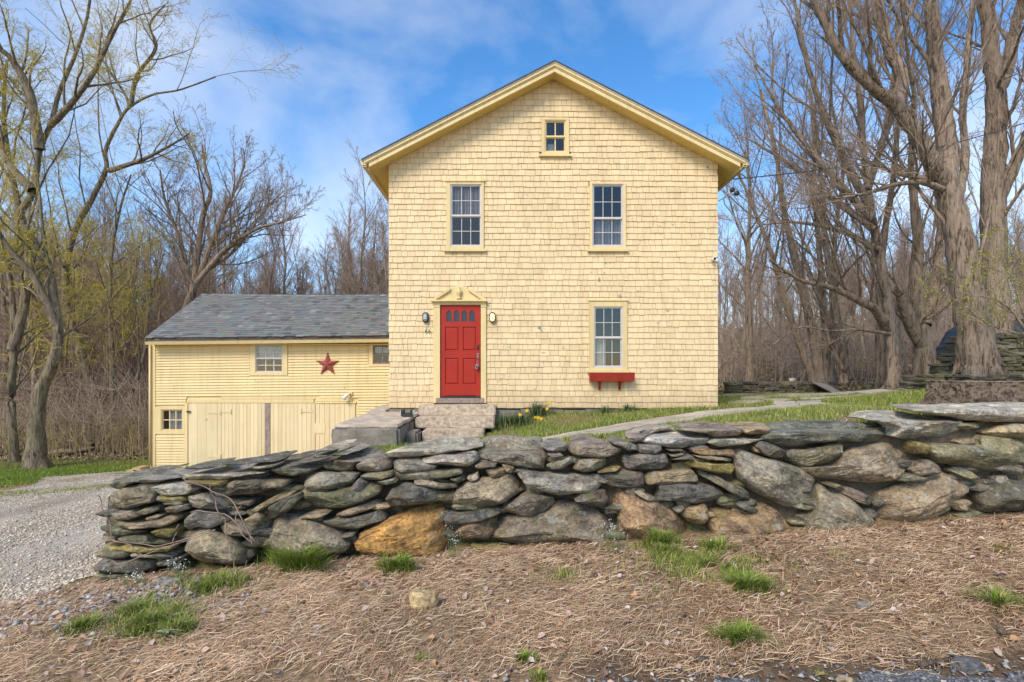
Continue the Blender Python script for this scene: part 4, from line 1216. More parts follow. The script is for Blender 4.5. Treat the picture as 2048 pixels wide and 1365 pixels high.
def wall_stone(poly, tone, cap=None, push=0.0, thick=.34, bulge=None, nb=56, rings=(1.0, .99, .97, .93, .88, .82, .75, .67, .58, .49, .40, .30, .20, .10)):
    """poly in photo pixels. Front face on the battered wall plane; cap = share of the height that is its level top, running back"""
    b = resample(poly, nb)
    cen = b.mean(0)
    y0, y1 = b[:, 1].min(), b[:, 1].max(); x0, x1 = b[:, 0].min(), b[:, 0].max()
    px2m = dwall(cen[0])/1024
    hgt = (y1-y0)*px2m; wid = (x1-x0)*px2m
    if bulge is None: bulge = min(.13, .22*min(hgt, wid) + .015)
    u, s, vt = np.linalg.svd(b - cen); ax = vt[0] if vt[0][0] > 0 else -vt[0]
    ang = math.atan2(-ax[1], ax[0])
    seed = Vector((srnd.uniform(-50, 50), srnd.uniform(-50, 50), srnd.uniform(-50, 50)))
    ye = y0 + (cap or 0)*(y1-y0)
    off = push + srnd.uniform(-.015, .015)
    tilt = (srnd.uniform(-.22, .22), srnd.uniform(-.20, .20) if not cap else 0)
    a0_ = srnd.uniform(0, 6.28)
    fac = [(a0_ + k_*2.1 + srnd.uniform(-.5, .5), srnd.uniform(.0, .72), srnd.uniform(.5, 1.5)) for k_ in range(7)]
    def place(px, py, s):
        d = dwall(px) + .12*max(0, (wbase(px)-py))/1024*dwall(px) + off
        d -= bulge*(1 - s**10)*.75 - bulge*.4
        d += tilt[0]*(px-cen[0])*px2m + tilt[1]*(py-cen[1])*px2m
        if cap and py < ye:
            d2 = d*(ye-750)/max(py-750, 12)
            d = min(d2, d + .38)
        p = Vector(P(px, py, d))
        q = p*3.2 + seed
        # layered relief: long along the stone, short across it
        ca, sa = math.cos(ang), math.sin(ang)
        lx_ = p.x*ca + p.z*sa; lz_ = -p.x*sa + p.z*ca
        l1 = mnoise.noise(Vector((lx_*2.5, p.y*2, lz_*16)) + seed); l2 = mnoise.fractal(q*1.7, 1.0, 2.0, 4)
        facet = abs(mnoise.noise(q*1.1 + Vector((7, 1, 3))))
        amp = min(1.0, 4.0*min(hgt, wid))
        terr = math.floor(l1*3.2 + .6*l2)/3.2
        dd = (.030*terr + .020*l2 + .035*facet)*amp
        ux, uz = (px-cen[0])*px2m/(wid*.5+1e-6), (py-cen[1])*px2m/(hgt*.5+1e-6)
        dm_ = 0.0
        for fa, fo, fs_ in fac:          # broken-off planes
            e_ = ux*math.cos(fa) + uz*math.sin(fa) - fo
            if e_ > 0: dm_ = max(dm_, e_*fs_*.55*min(hgt, wid, .35))
        dd += dm_
        return p + Vector((0, dd, 0)) + Vector((mnoise.noise(q*3)*.006, 0, mnoise.noise(q*3 + Vector((5, 5, 5)))*.008))
    vs = []
    for s in rings:
        for k in range(nb):
            pt = cen + (b[k]-cen)*s
            vs.append(place(pt[0], pt[1], s))
    vs.append(place(cen[0], cen[1], 0))
    nfront = len(vs)
    cw = Vector((0, 0, 0))
    for v in vs[:nb]: cw += v
    cw /= nb
    for (sh_, dy) in ((1.0, .35), (.88, .8), (.6, 1.0)):
        for k in range(nb):
            v = vs[k]
            vs.append(Vector((cw.x + (v.x-cw.x)*sh_, v.y + dy*thick, cw.z + (v.z-cw.z)*sh_ * (.92 if dy > .5 else 1))))
    fs = []
    def ringq(a, b_):
        for k in range(nb):
            k2 = (k+1) % nb
            fs.append((a+k, b_+k, b_+k2, a+k2))
    for r in range(len(rings)-1): ringq(r*nb, (r+1)*nb)
    last = (len(rings)-1)*nb
    for k in range(nb): fs.append((last+k, nfront-1, last+(k+1) % nb))
    ringq(nfront, 0); ringq(nfront+nb, nfront); ringq(nfront+2*nb, nfront+nb)
    fs.append(tuple(nfront+2*nb+k for k in range(nb)))
    rot = Matrix.Rotation(-ang, 3, 'Y')      # local x along the bedding
    inv = rot.inverted()
    me = bpy.data.meshes.new('stone')
    me.from_pydata([tuple(inv @ (v-cw)) for v in vs], [], fs); me.update()
    # outward orientation
    bm = bmesh.new(); bm.from_mesh(me); bmesh.ops.recalc_face_normals(bm, faces=bm.faces); bm.to_mesh(me); bm.free()
    me.polygons.foreach_set('use_smooth', [True]*len(me.polygons)); me.set_sharp_from_angle(angle=rad(22)); me.materials.append(M['stone'])
    o = bpy.data.objects.new('stone', me); COL.objects.link(o)
    o.location = cw; o.rotation_euler = (0, -ang, 0)
    world_parent(o, stone_wall)
    c = TONE[tone]; j = srnd.uniform(.82, 1.18)
    o.color = (c[0]*j*srnd.uniform(.95, 1.05), c[1]*j, c[2]*j*srnd.uniform(.92, 1.08), 1)
    return o

def zc(org, s, pts): return [(org[0] + x/s, org[1] + y/s) for x, y in pts]
A, B_, C_, D_ = ((160, 860), 3.4133), ((680, 840), 3.4133), ((1180, 800), 3.4133), ((1548, 720), 3.25)
STONES = [
 (A, 'g', .5, [(85,410),(200,345),(330,295),(520,285),(525,300),(330,370),(200,430),(130,437)]),
 (A, 'g', .5, [(310,380),(400,335),(560,310),(680,300),(690,330),(520,360),(390,385)]),
 (A, 'o', 0, [(95,480),(210,430),(370,380),(480,375),(510,500),(380,530),(220,555),(110,545)]),
 (A, 'l', 0, [(460,400),(540,380),(720,390),(770,415),(700,450),(500,455)]),
 (A, 'y', 0, [(510,460),(700,455),(720,490),(560,500),(515,490)]), (A, 'o', 0, [(540,503),(690,492),(700,515),(600,530)]),
 (A, 't', 0, [(565,540),(715,510),(725,545),(640,575),(570,578)]), (A, 'o', 0, [(350,570),(530,520),(545,545),(430,585),(370,580)]),
 (A, 'g', 0, [(185,575),(340,560),(385,600),(330,622),(200,620)]), (A, 't', 0, [(430,610),(520,580),(560,590),(470,628)]),
 (A, 't', 0, [(210,640),(420,645),(600,590),(690,590),(640,640),(520,670),(340,685),(220,665)]), (A, 'o', 0, [(115,665),(200,650),(330,683),(470,692),(420,720),(260,730),(130,690)]),
 (A, 'y', 0, [(470,700),(560,675),(655,680),(640,730),(540,760),(480,745)]), (A, 'o', 0, [(135,715),(240,735),(240,770),(140,755)]),
 (A, 'o', 0, [(250,740),(440,735),(470,775),(600,768),(620,790),(400,790),(260,770)]), (A, 'y', 0, [(150,795),(380,788),(600,810),(580,845),(330,835),(160,825)]),
 (A, 'o', 0, [(110,837),(300,832),(330,865),(290,885),(115,875)]), (A, 'o', 0, [(330,850),(560,850),(640,870),(520,885),(340,880)]),
 (A, 'd', 0, [(75,940),(130,887),(380,895),(510,905),(505,960),(400,985),(80,985)]), (A, 'd', 0, [(508,910),(640,900),(640,930),(515,940)]),
 (A, 'o', 0, [(80,990),(270,987),(370,1000),(240,1025),(90,1020)]), (A, 'd', 0, [(50,1060),(100,1030),(250,1030),(190,1070),(80,1095)]),
 (A, 'g', 0, [(660,690),(700,610),(760,565),(920,575),(1010,640),(880,680),(690,705)]), (A, 't', 0, [(915,670),(1010,640),(1160,690),(1180,730),(1060,750),(950,710)]),
 (A, 'b', 0, [(650,800),(690,730),(760,700),(850,690),(990,740),(1100,830),(1120,920),(1000,960),(760,940),(660,850)]), (A, 'g', 0, [(720,460),(800,450),(900,480),(990,560),(900,560),(760,530),(725,500)]),
 (A, 'l', .45, [(685,310),(760,295),(960,265),(1080,270),(1100,290),(1240,275),(1260,300),(1050,325),(900,355),(740,355)]), (A, 'p', .25, [(920,480),(950,400),(1050,345),(1200,310),(1360,310),(1440,350),(1380,400),(1200,440),(1060,470)]),
 (A, 't', 0, [(1085,590),(1180,530),(1400,410),(1480,395),(1490,420),(1330,500),(1150,590)]), (A, 'd', 0, [(1250,550),(1380,470),(1490,430),(1510,470),(1400,570),(1300,578)]),
 (A, 'y', 0, [(700,362),(960,355),(970,385),(800,385)]), (A, 'g', .6, [(690,270),(760,245),(930,235),(940,260),(800,275)]), (A, 'd', .6, [(940,240),(1100,215),(1280,190),(1400,185),(1340,215),(1120,240),(1000,245)]),
 (A, 'l', .5, [(1150,260),(1220,225),(1320,225),(1330,260),(1200,270)]), (A, 'g', .55, [(1270,290),(1360,235),(1500,215),(1650,205),(1670,250),(1560,300),(1440,325),(1340,310)]),
 (A, 'd', .5, [(1370,215),(1440,185),(1570,165),(1560,190),(1440,220)]), (A, 'g', .5, [(1570,190),(1620,165),(1680,160),(1690,185),(1600,200)]), (A, 'l', .8, [(1590,150),(1720,100),(1830,95),(1800,120),(1660,150)]),
 (A, 'g', .5, [(1670,270),(1740,200),(1850,145),(1980,150),(2010,180),(1880,230),(1800,290),(1720,285)]), (A, 'g', .2, [(1500,370),(1530,310),(1700,290),(1860,270),(1895,310),(1850,370),(1700,420),(1540,425)]),
 (A, 'o', 0, [(1475,540),(1520,430),(1700,430),(1950,385),(2030,400),(2020,460),(1880,520),(1660,565)]), (A, 'g', 0, [(1840,400),(1890,340),(1960,370),(1930,430),(1850,440)]),
 (A, 'b', 0, [(1240,640),(1290,590),(1480,600),(1620,650),(1760,720),(1830,800),(1780,870),(1500,880),(1300,830),(1250,720)]), (A, 't', 0, [(1490,600),(1560,580),(1700,570),(1650,600),(1500,615)]),
 (A, 'd', 0, [(1620,640),(1800,610),(2048,560),(2080,630),(1880,680),(1730,690)]), (A, 't', 0, [(1730,590),(1900,520),(2030,490),(2048,530),(1900,580),(1740,600)]),
 (A, 'd', 0, [(1750,740),(1880,700),(1870,730),(1780,750)]), (A, 't', 0, [(1110,620),(1200,570),(1245,600),(1230,640),(1150,640)]), (A, 'd', 0, [(1060,500),(1170,490),(1160,520),(1070,520)]), (A, 'g', .7, [(1700,180),(1830,125),(1940,130),(1850,160),(1730,190)]),
 (B_, 'l', .55, [(275,245),(480,180),(720,135),(975,150),(975,185),(700,235),(400,265),(300,268)]), (B_, 'l', 0, [(545,275),(640,240),(930,230),(950,280),(880,320),(720,315),(560,300)]),
 (B_, 'g', 0, [(355,290),(400,265),(520,265),(660,320),(640,350),(440,370),(360,350)]), (B_, 'g', .25, [(90,320),(200,250),(330,240),(355,300),(330,345),(180,370),(100,360)]),
 (B_, 'g', .5, [(930,220),(960,150),(1150,120),(1390,140),(1420,240),(1400,350),(1330,360),(1180,320),(1000,290),(935,265)]), (B_, 'o', 0, [(385,380),(420,365),(620,345),(820,345),(840,370),(720,400),(480,415),(400,420)]),
 (B_, 'g', 0, [(495,425),(560,410),(790,440),(800,470),(650,475),(510,450)]), (B_, 'o', 0, [(130,385),(200,365),(345,355),(350,390),(200,420)]), (B_, 'o', 0, [(240,430),(370,395),(385,430),(300,455)]),
 (B_, 'o', 0, [(745,400),(830,380),(860,410),(800,435)]), (B_, 'g', 0, [(860,400),(940,370),(950,410),(890,435)]), (B_, 't', 0, [(920,320),(960,300),(1070,305),(1060,330),(940,340)]), (B_, 't', 0, [(990,350),(1040,335),(1130,340),(1135,385),(1030,405)]),
 (B_, 't', 0, [(1100,310),(1190,330),(1170,375),(1140,360)]), (B_, 'd', 0, [(295,560),(340,480),(440,440),(600,460),(720,510),(720,560),(600,580),(420,600),(330,612)]),
 (B_, 't', 0, [(720,600),(790,480),(850,430),(1000,395),(1170,370),(1220,430),(1230,520),(1130,580),(1000,630),(780,670),(735,650)]), (B_, 'r', 0, [(70,870),(120,780),(300,700),(460,620),(640,570),(715,600),(720,700),(750,860),(700,930),(560,965),(200,965),(100,930)]),
 (B_, 'd', 0, [(700,680),(730,650),(800,660),(1000,620),(1100,650),(1000,690),(830,720),(720,725)]), (B_, 'p', 0, [(1080,650),(1200,560),(1280,515),(1460,530),(1475,590),(1380,650),(1250,678)]),
 (B_, 'n', 0, [(770,800),(840,720),(1000,690),(1080,680),(1060,790),(900,840),(780,850)]), (B_, 'y', .35, [(890,870),(900,830),(1010,825),(1170,880),(1150,910),(1060,940),(1000,985),(930,960)]),
 (B_, 'b', 0, [(1010,810),(1100,690),(1400,650),(1500,570),(1640,580),(1780,620),(1830,680),(1890,750),(1880,850),(1700,930),(1480,955),(1300,930),(1170,890)]), (B_, 'g', 0, [(1210,390),(1240,365),(1640,375),(1780,385),(1805,440),(1740,500),(1480,525),(1280,480)]),
 (B_, 'd', 0, [(1600,560),(1660,510),(1830,490),(1840,560),(1800,610),(1700,595)]), (B_, 'o', 0, [(1590,340),(1640,270),(1820,265),(1830,320),(1760,360),(1680,370)]), (B_, 'g', 0, [(1410,330),(1480,285),(1580,260),(1600,300),(1530,330),(1450,350)]),
 (B_, 'p', .4, [(1560,220),(1590,140),(1680,105),(1830,160),(1960,210),(1870,250),(1680,258),(1600,250)]), (B_, 'g', .4, [(1370,190),(1440,150),(1550,165),(1550,225),(1420,215)]), (B_, 'g', 0, [(1415,240),(1500,225),(1530,250),(1440,260)]),
 (B_, 'y', 0, [(1830,335),(1930,325),(1900,350),(1760,372)]),
 (C_, 'g', .7, [(260,255),(350,205),(560,180),(600,205),(420,230),(330,300)]), (C_, 'l', .4, [(350,290),(420,235),(600,220),(820,235),(835,270),(810,310),(640,340),(520,325)]), (C_, 'p', .5, [(600,190),(640,170),(860,160),(1010,180),(1065,220),(1050,255),(870,260),(830,235),(700,220)]),
 (C_, 't', .5, [(1010,170),(1200,160),(1250,200),(1240,250),(1200,240),(1070,235)]), (C_, 'l', .45, [(820,300),(870,265),(1050,240),(1200,235),(1240,265),(1080,300),(900,325)]), (C_, 'g', .3, [(140,285),(200,265),(330,320),(345,355),(260,345),(160,310)]),
 (D_, 'k', .42, [(-75,530),(-60,470),(0,430),(190,402),(480,398),(785,440),(765,540),(500,535),(330,530),(140,580),(30,570)]), (C_, 'g', 0, [(345,310),(500,310),(505,355),(440,375),(350,370)]), (C_, 'd', 0, [(220,420),(240,380),(540,380),(550,420),(520,490),(260,490)]),
 (C_, 'd', 0, [(100,530),(130,495),(370,500),(385,540),(370,610),(130,600)]), (C_, 't', 0, [(390,540),(440,500),(700,480),(740,520),(740,560),(500,585),(395,585)]), (C_, 'd', 0, [(480,590),(620,570),(860,590),(910,630),(980,690),(720,715),(470,700),(490,640)]),
 (C_, 'y', 0, [(630,430),(740,415),(1000,450),(1020,490),(1000,525),(820,495),(650,455)]), (C_, 'o', 0, [(740,490),(770,480),(940,560),(1120,640),(1115,695),(1060,690),(900,600),(770,530)]), (C_, 'n', 0, [(690,340),(800,335),(990,345),(1000,400),(830,385),(720,370)]),
 (C_, 't', 0, [(725,390),(840,382),(980,410),(975,430),(850,415)]), (C_, 'd', 0, [(560,405),(700,382),(725,410),(640,418)]), (C_, 'd', 0, [(525,340),(640,340),(640,358),(560,355)]), (C_, 'o', 0, [(545,378),(640,364),(645,380),(560,394)]),
 (C_, 'g', 0, [(1000,430),(1010,360),(1060,345),(1300,420),(1500,490),(1580,550),(1590,640),(1560,740),(1500,780),(1350,740),(1140,650),(1040,570)]), (C_, 'd', 0, [(1140,320),(1180,285),(1260,310),(1380,365),(1360,415),(1300,415),(1200,380)]), (C_, 'o', 0, [(1360,400),(1390,350),(1600,320),(1770,290),(1775,310),(1700,420),(1620,455),(1480,470),(1380,440)]),
 (D_, 'b', 0, [(430,690),(450,640),(560,570),(740,545),(930,545),(940,620),(880,720),(800,790),(700,815),(480,805),(240,760),(230,715),(400,700)]), (C_, 'n', 0, [(180,700),(190,620),(240,615),(330,660),(480,710),(620,790),(720,880),(720,970),(640,1010),(440,1020),(250,1030),(215,970)]),
 (C_, 'g', 0, [(305,640),(350,620),(460,680),(460,710),(380,690)]), (C_, 'n', 0, [(625,790),(680,735),(800,720),(830,790),(810,850),(750,880),(690,850)]), (C_, 'n', 0, [(815,860),(850,750),(950,710),(1100,760),(1250,720),(1330,780),(1390,860),(1370,970),(1250,1040),(1000,1050),(870,990)]),
 (C_, 'd', 0, [(1000,720),(1040,700),(1160,750),(1160,780),(1100,775)]), (D_, 'b', 0, [(185,1040),(260,1000),(320,830),(360,810),(460,870),(620,980),(740,1110),(755,1190),(640,1235),(400,1265),(290,1220),(240,1130)]),
 (D_, 'l', .2, [(150,1140),(190,1110),(255,1150),(245,1205),(170,1170)]), (D_, 'g', 0, [(460,880),(470,835),(560,850),(700,910),(735,955),(680,970),(560,930)]), (C_, 'g', 0, [(580,760),(640,730),(650,745),(600,780)]), (D_, 'o', 0, [(345,810),(440,815),(460,860),(400,840)]),
 (D_, 'l', .35, [(545,380),(600,345),(720,335),(900,345),(1000,370),(1230,380),(1370,460),(1350,520),(1120,525),(900,520),(780,500),(800,440),(700,400)]), (D_, 'l', .3, [(870,300),(960,290),(1200,290),(1500,286),(1780,285),(1780,400),(1480,410),(1300,400),(1060,360),(900,330)]),
 (D_, 't', 0, [(1380,480),(1480,430),(1600,415),(1720,420),(1760,520),(1560,515),(1440,500)]), (D_, 'o', 0, [(1045,580),(1090,550),(1380,560),(1400,500),(1500,500),(1760,540),(1760,770),(1500,750),(1300,710),(1100,680),(1050,620)]),
 (D_, 't', 0, [(690,880),(800,830),(1100,740),(1200,740),(1310,810),(1330,860),(1260,960),(1100,1080),(900,1120),(760,1110),(700,1000)]), (D_, 'd', 0, [(1330,860),(1400,775),(1500,775),(1780,800),(1780,1040),(1500,1040),(1380,1000),(1340,930)]),
 (D_, 'p', 0, [(895,720),(940,670),(1040,655),(1130,705),(1120,740),(1040,745),(940,765)]), (D_, 'y', 0, [(925,560),(950,535),(1020,560),(1050,600),(1030,620),(945,625)]), (D_, 'o', 0, [(820,790),(890,740),(1025,768),(1010,785),(880,800)]), (D_, 'o', 0, [(1160,715),(1280,725),(1390,785),(1300,790),(1200,745)]),
]
for (og, s), tone, cap, pts in STONES:
    wall_stone(zc(og, s, pts), tone, cap or None)
# stones of the rubble heart that show dark in the joints
for i in range(170):
    px = srnd.uniform(200, 2060)
    top = np.interp(px, [190, 480, 660, 850, 1400, 1560, 1800, 2048], [990, 935, 915, 905, 880, 870, 845, 830])
    bot = wbase(px) - 8
    py = srnd.uniform(top + 12, bot - 10)
    w = srnd.uniform(16, 42); h_ = srnd.uniform(6, 14)
    q = [(px + w*math.cos(a)*srnd.uniform(.8, 1.1), py + h_*math.sin(a)*srnd.uniform(.8, 1.1)) for a in [k*math.pi/4 for k in range(8)]]
    wall_stone(q, srnd.choice('dodogt'), None, push=.10, thick=.15, nb=22, rings=(1.0, .96, .85, .6, .3))
# earth behind the stones
V = []; F_ = []
for i in range(60):
    px = 205 + (2150-205)*i/59
    top = np.interp(px, [190, 480, 660, 850, 1400, 1560, 1800, 2048], [1000, 945, 925, 912, 888, 878, 855, 840])
    d = dwall(px) + .27
    a = P(px, top, d); X = (px-1024)/1024*d
    V += [(X, d-.02, -.2), (X, d+.06, a[2]), (X, d+.5, a[2]-.02)]
for i in range(59):
    for k in range(2): F_.append((i*3+k, i*3+3+k, i*3+4+k, i*3+1+k))
M['fill'] = simple('wall_earth_fill', (0.115, 0.085, 0.055), 0.95, .4, 20, .6)
mobj('earth_fill', V, F_, M['fill'], stone_wall)


def stacked_wall(name, label, line, z_of, hgt, thick, rng, sz=(.22, .07), tones='gogdot', cat='stone wall', flat=False):
    """free-standing dry wall along a plan polyline: courses of individual flat stones"""
    t = empty(name, (line[0][0], line[0][1], z_of(*line[0]))); tag(t, label, cat)
    L = [0]
    for a, b in zip(line[:-1], line[1:]): L.append(L[-1] + math.dist(a, b))
    def at(s):
        for i in range(len(line)-1):
            if s <= L[i+1] or i == len(line)-2:
                u = (s-L[i])/(L[i+1]-L[i]); return (line[i][0]+(line[i+1][0]-line[i][0])*u, line[i][1]+(line[i+1][1]-line[i][1])*u, math.atan2(line[i+1][1]-line[i][1], line[i+1][0]-line[i][0]))
    protos = []
    for k in range(8):
        bm = bmesh.new(); bmesh.ops.create_cube(bm, size=1.0)
        bmesh.ops.bevel(bm, geom=list(bm.edges), offset=.12, segments=1, affect='EDGES')
        sd = Vector((k*7.3, k*3.1, name.__len__()))
        for v in bm.verts: v.co += Vector((mnoise.noise(v.co*2+sd), mnoise.noise(v.co*2+sd*2), mnoise.noise(v.co*2+sd*3)))*.16
        me = bpy.data.meshes.new('stone'); bm.to_mesh(me); bm.free(); me.materials.append(M['stone']); protos.append(me)
    z = 0; n = 0
    hmax = max(hgt(s) for s in (0, L[-1]*.5, L[-1]))
    while z < hmax:
        ch = sz[1]*rng.uniform(.7, 1.35); s = -rng.uniform(0, .1)
        while s < L[-1]:
            w = sz[0]*rng.uniform(.55, 1.6)
            sm = min(max(s+w/2, 0), L[-1])
            if z + ch*.5 < hgt(sm) and n < 300:
                x, y, a = at(sm)
                o = bpy.data.objects.new('stone', rng.choice(protos)); COL.objects.link(o)
                o.location = (x + rng.uniform(-.03, .03), y + rng.uniform(-.03, .03), z_of(x, y) + z + ch/2 + rng.uniform(-.01, .01))
                o.scale = (w*.99, thick*rng.uniform(.9, 1.1), ch*rng.uniform(.95, 1.2)); o.rotation_euler = (0, rng.uniform(-.05, .05)*(0 if flat else 1), a + rng.uniform(-.08, .08))
                c = TONE[rng.choice(tones)]; j = rng.uniform(.8, 1.2); o.color = (c[0]*j, c[1]*j, c[2]*j, 1)
                world_parent(o, t); n += 1
            s += w
        z += ch*.97
    return t

gz = lambda x, y: float(H(x, y))
rs = random.Random(21)
stacked_wall('stone_wall', 'low grey stone wall behind the patio, beside the leaning plywood', [P(1458, 0, 16.6)[:2], P(1655, 0, 16.9)[:2]], lambda x, y: .97, lambda s: .40 + .05*math.sin(s*3), .5, rs, (.34, .085))
stacked_wall('stone_wall', 'low terrace wall of thin stones below the large trunk', [P(1843, 0, 11.3)[:2], P(1900, 0, 11.2)[:2], P(2130, 0, 11.1)[:2]], lambda x, y: 1.27, lambda s: .34 + .02*math.sin(s*5), .35, rs, (.26, .055), 'gotod')
stacked_wall('stone_wall', 'tall dark mossy stone wall behind the large trunk', [P(1872, 0, 13.2)[:2], P(1905, 0, 13.1)[:2], P(2180, 0, 13.0)[:2]], lambda x, y: 1.60, lambda s: min(1.02, .2 + s*1.5) if s < .8 else 1.02 + .06*(s > 1.2), .5, rs, (.27, .085), 'oodoog')
stacked_wall('slate_pile', 'neat pile of cut grey slabs at the end of the terrace wall', [P(1815, 0, 11.9)[:2], P(1857, 0, 11.9)[:2]], lambda x, y: 1.22, lambda s: .37, .35, rs, (.42, .05), 'glg', 'stone pile', True)
stacked_wall('stone_wall', 'distant tumbled stone wall crossing the wooded slope', [P(1470, 0, 36)[:2], P(1560, 0, 37)[:2], P(1700, 0, 35)[:2]], lambda x, y: gz(x, y), lambda s: .6, .6, rs, (.7, .22), 'dogd')
a, b = Vector(P(1634, 762, 16.5)), Vector(P(1690, 783, 15.6))
pw = MB().hexa([(a.x-.15, 16.5, 1.34), (a.x+.35, 16.9, 1.40), (b.x+.12, 15.9, 1.02), (b.x-.5, 15.3, 1.02), (a.x-.15, 16.5, 1.36), (a.x+.35, 16.9, 1.42), (b.x+.12, 15.9, 1.04), (b.x-.5, 15.3, 1.04)]).build('plywood_sheet', M['plywood'])
tag(pw, 'weathered plywood sheet leaning on the low patio wall', 'plywood')

# ------------------------------------------------------------------ flagstones
def flag(parent, pts, lift=.022):
    n = len(pts); cx = sum(p[0] for p in pts)/n; cy = sum(p[1] for p in pts)/n
    top = [(x, y, gz(x, y)+lift) for x, y in pts]; bot = [(x, y, z-.06) for x, y, z in top]
    f = [tuple(range(n)), tuple(range(2*n-1, n-1, -1))] + [(i, n+i, n+(i+1) % n, (i+1) % n)[::-1] for i in range(n)]
    o = mobj('flagstone', top+bot, f, M['flag'], parent)
    bm = bmesh.new(); bm.from_mesh(o.data); bmesh.ops.recalc_face_normals(bm, faces=bm.faces); bm.to_mesh(o.data); bm.free()
    return o
path = empty('path', (3.4, 9.4, .84)); tag(path, 'curving flagstone path across the lawn to the house corner', kind='structure')
def lay_path(ctrl, width, parent, step=.75):
    pts = np.array(ctrl); seg = np.linalg.norm(np.diff(pts, axis=0), axis=1); cum = np.concatenate([[0], np.cumsum(seg)])
    s = 0
    at = lambda s: np.array([np.interp(s, cum, pts[:, 0]), np.interp(s, cum, pts[:, 1])])
    while s < cum[-1]-.2:
        L_ = step*rs.uniform(.7, 1.3); p, q = at(s+.015), at(min(s+L_-.015, cum[-1]))
        t = (q-p)/max(1e-6, np.linalg.norm(q-p)); nrm = np.array([-t[1], t[0]])
        j = lambda: rs.uniform(-.05, .05)
        sp = rs.uniform(-.12, .12)
        if width > .8:
            flag(parent, [tuple(p+nrm*(width/2+j())), tuple(p+nrm*(sp+.012)), tuple(q+nrm*(sp+.012)), tuple(q+nrm*(width/2+j()))])
            flag(parent, [tuple(p+nrm*(sp-.012)), tuple(p-nrm*(width/2+j())), tuple(q-nrm*(width/2+j())), tuple(q+nrm*(sp-.012))])
        else:
            flag(parent, [tuple(p+nrm*(width/2+j())), tuple(p-nrm*(width/2+j())), tuple(q-nrm*(width/2+j())), tuple(q+nrm*(width/2+j()))])
        s += L_
lay_path([(-.8, 7.2), (.5, 7.7), (1.83, 8.3), (3.44, 9.4), (5.0, 10.3), (6.2, 11.06), (6.8, 12.2)], .95, path)
lay_path([(6.5, 11.0), (6.2, 9.6), (5.9, 8.2), (5.7, 7.0)], .6, path)
patio = empty('patio', (8, 14, 1.0)); tag(patio, 'scattered flagstones set in the lawn beside the house', kind='structure')
for i in range(26):
    x = rs.uniform(5.6, 9.6); y = rs.uniform(12.4, 16.0)
    w, d = rs.uniform(.3, .55), rs.uniform(.25, .5)
    flag(patio, [(x+w*math.cos(a)*rs.uniform(.8, 1.15), y+d*math.sin(a)*rs.uniform(.8, 1.15)) for a in [k*math.pi/3+.3 for k in range(6)]], .03 + .004*(i % 5))

# ------------------------------------------------------------------ trees
def tubes(branches, sides):
    """branches: list of (pts (n,3), radii (n,)) -> V, F vectorised by length"""
    by = {}
    for p, r in branches: by.setdefault(len(p), []).append((p, r))
    Vs, Fs, base = [], [], 0
    ang = np.arange(sides)*2*np.pi/sides
    for n, lst in by.items():
        Pt = np.array([p for p, _ in lst], dtype=float); Rr = np.array([r for _, r in lst], dtype=float)
        T = np.empty_like(Pt); T[:, 1:-1] = Pt[:, 2:]-Pt[:, :-2]; T[:, 0] = Pt[:, 1]-Pt[:, 0]; T[:, -1] = Pt[:, -1]-Pt[:, -2]
        T /= np.linalg.norm(T, axis=-1, keepdims=True)+1e-9
        avg = T.mean(1)
        ref = np.where(np.abs(avg[:, 2:3]) < .8, np.array([[0, 0, 1.]]), np.array([[1., 0, 0]]))
        U = np.cross(T, ref[:, None, :]); U /= np.linalg.norm(U, axis=-1, keepdims=True)+1e-9
        W = np.cross(T, U)
        ring = Pt[:, :, None, :] + (U[:, :, None, :]*np.cos(ang)[None, None, :, None] + W[:, :, None, :]*np.sin(ang)[None, None, :, None])*Rr[:, :, None, None]
        b = len(lst); Vs.append(ring.reshape(-1, 3))
        idx = base + (np.arange(b)[:, None, None]*n + np.arange(n-1)[None, :, None])*sides + np.arange(sides)[None, None, :]
        nxt = base + (np.arange(b)[:, None, None]*n + np.arange(n-1)[None, :, None])*sides + ((np.arange(sides)+1) % sides)[None, None, :]
        Fs.append(np.stack([idx, idx+sides, nxt+sides, nxt], -1).reshape(-1, 4))
        base += b*n*sides
    return np.concatenate(Vs), np.concatenate(Fs)

def smooth_line(pts, n):
    p = np.array(pts, float); m_ = len(p)
    t = np.linspace(0, m_-1, n); i = np.minimum(t.astype(int), m_-2); f = (t-i)[:, None]
    p0 = p[np.maximum(i-1, 0)]; p1 = p[i]; p2 = p[i+1]; p3 = p[np.minimum(i+2, m_-1)]
    return .5*((2*p1) + (-p0+p2)*f + (2*p0-5*p1+4*p2-p3)*f**2 + (-p0+3*p1-3*p2+p3)*f**3)

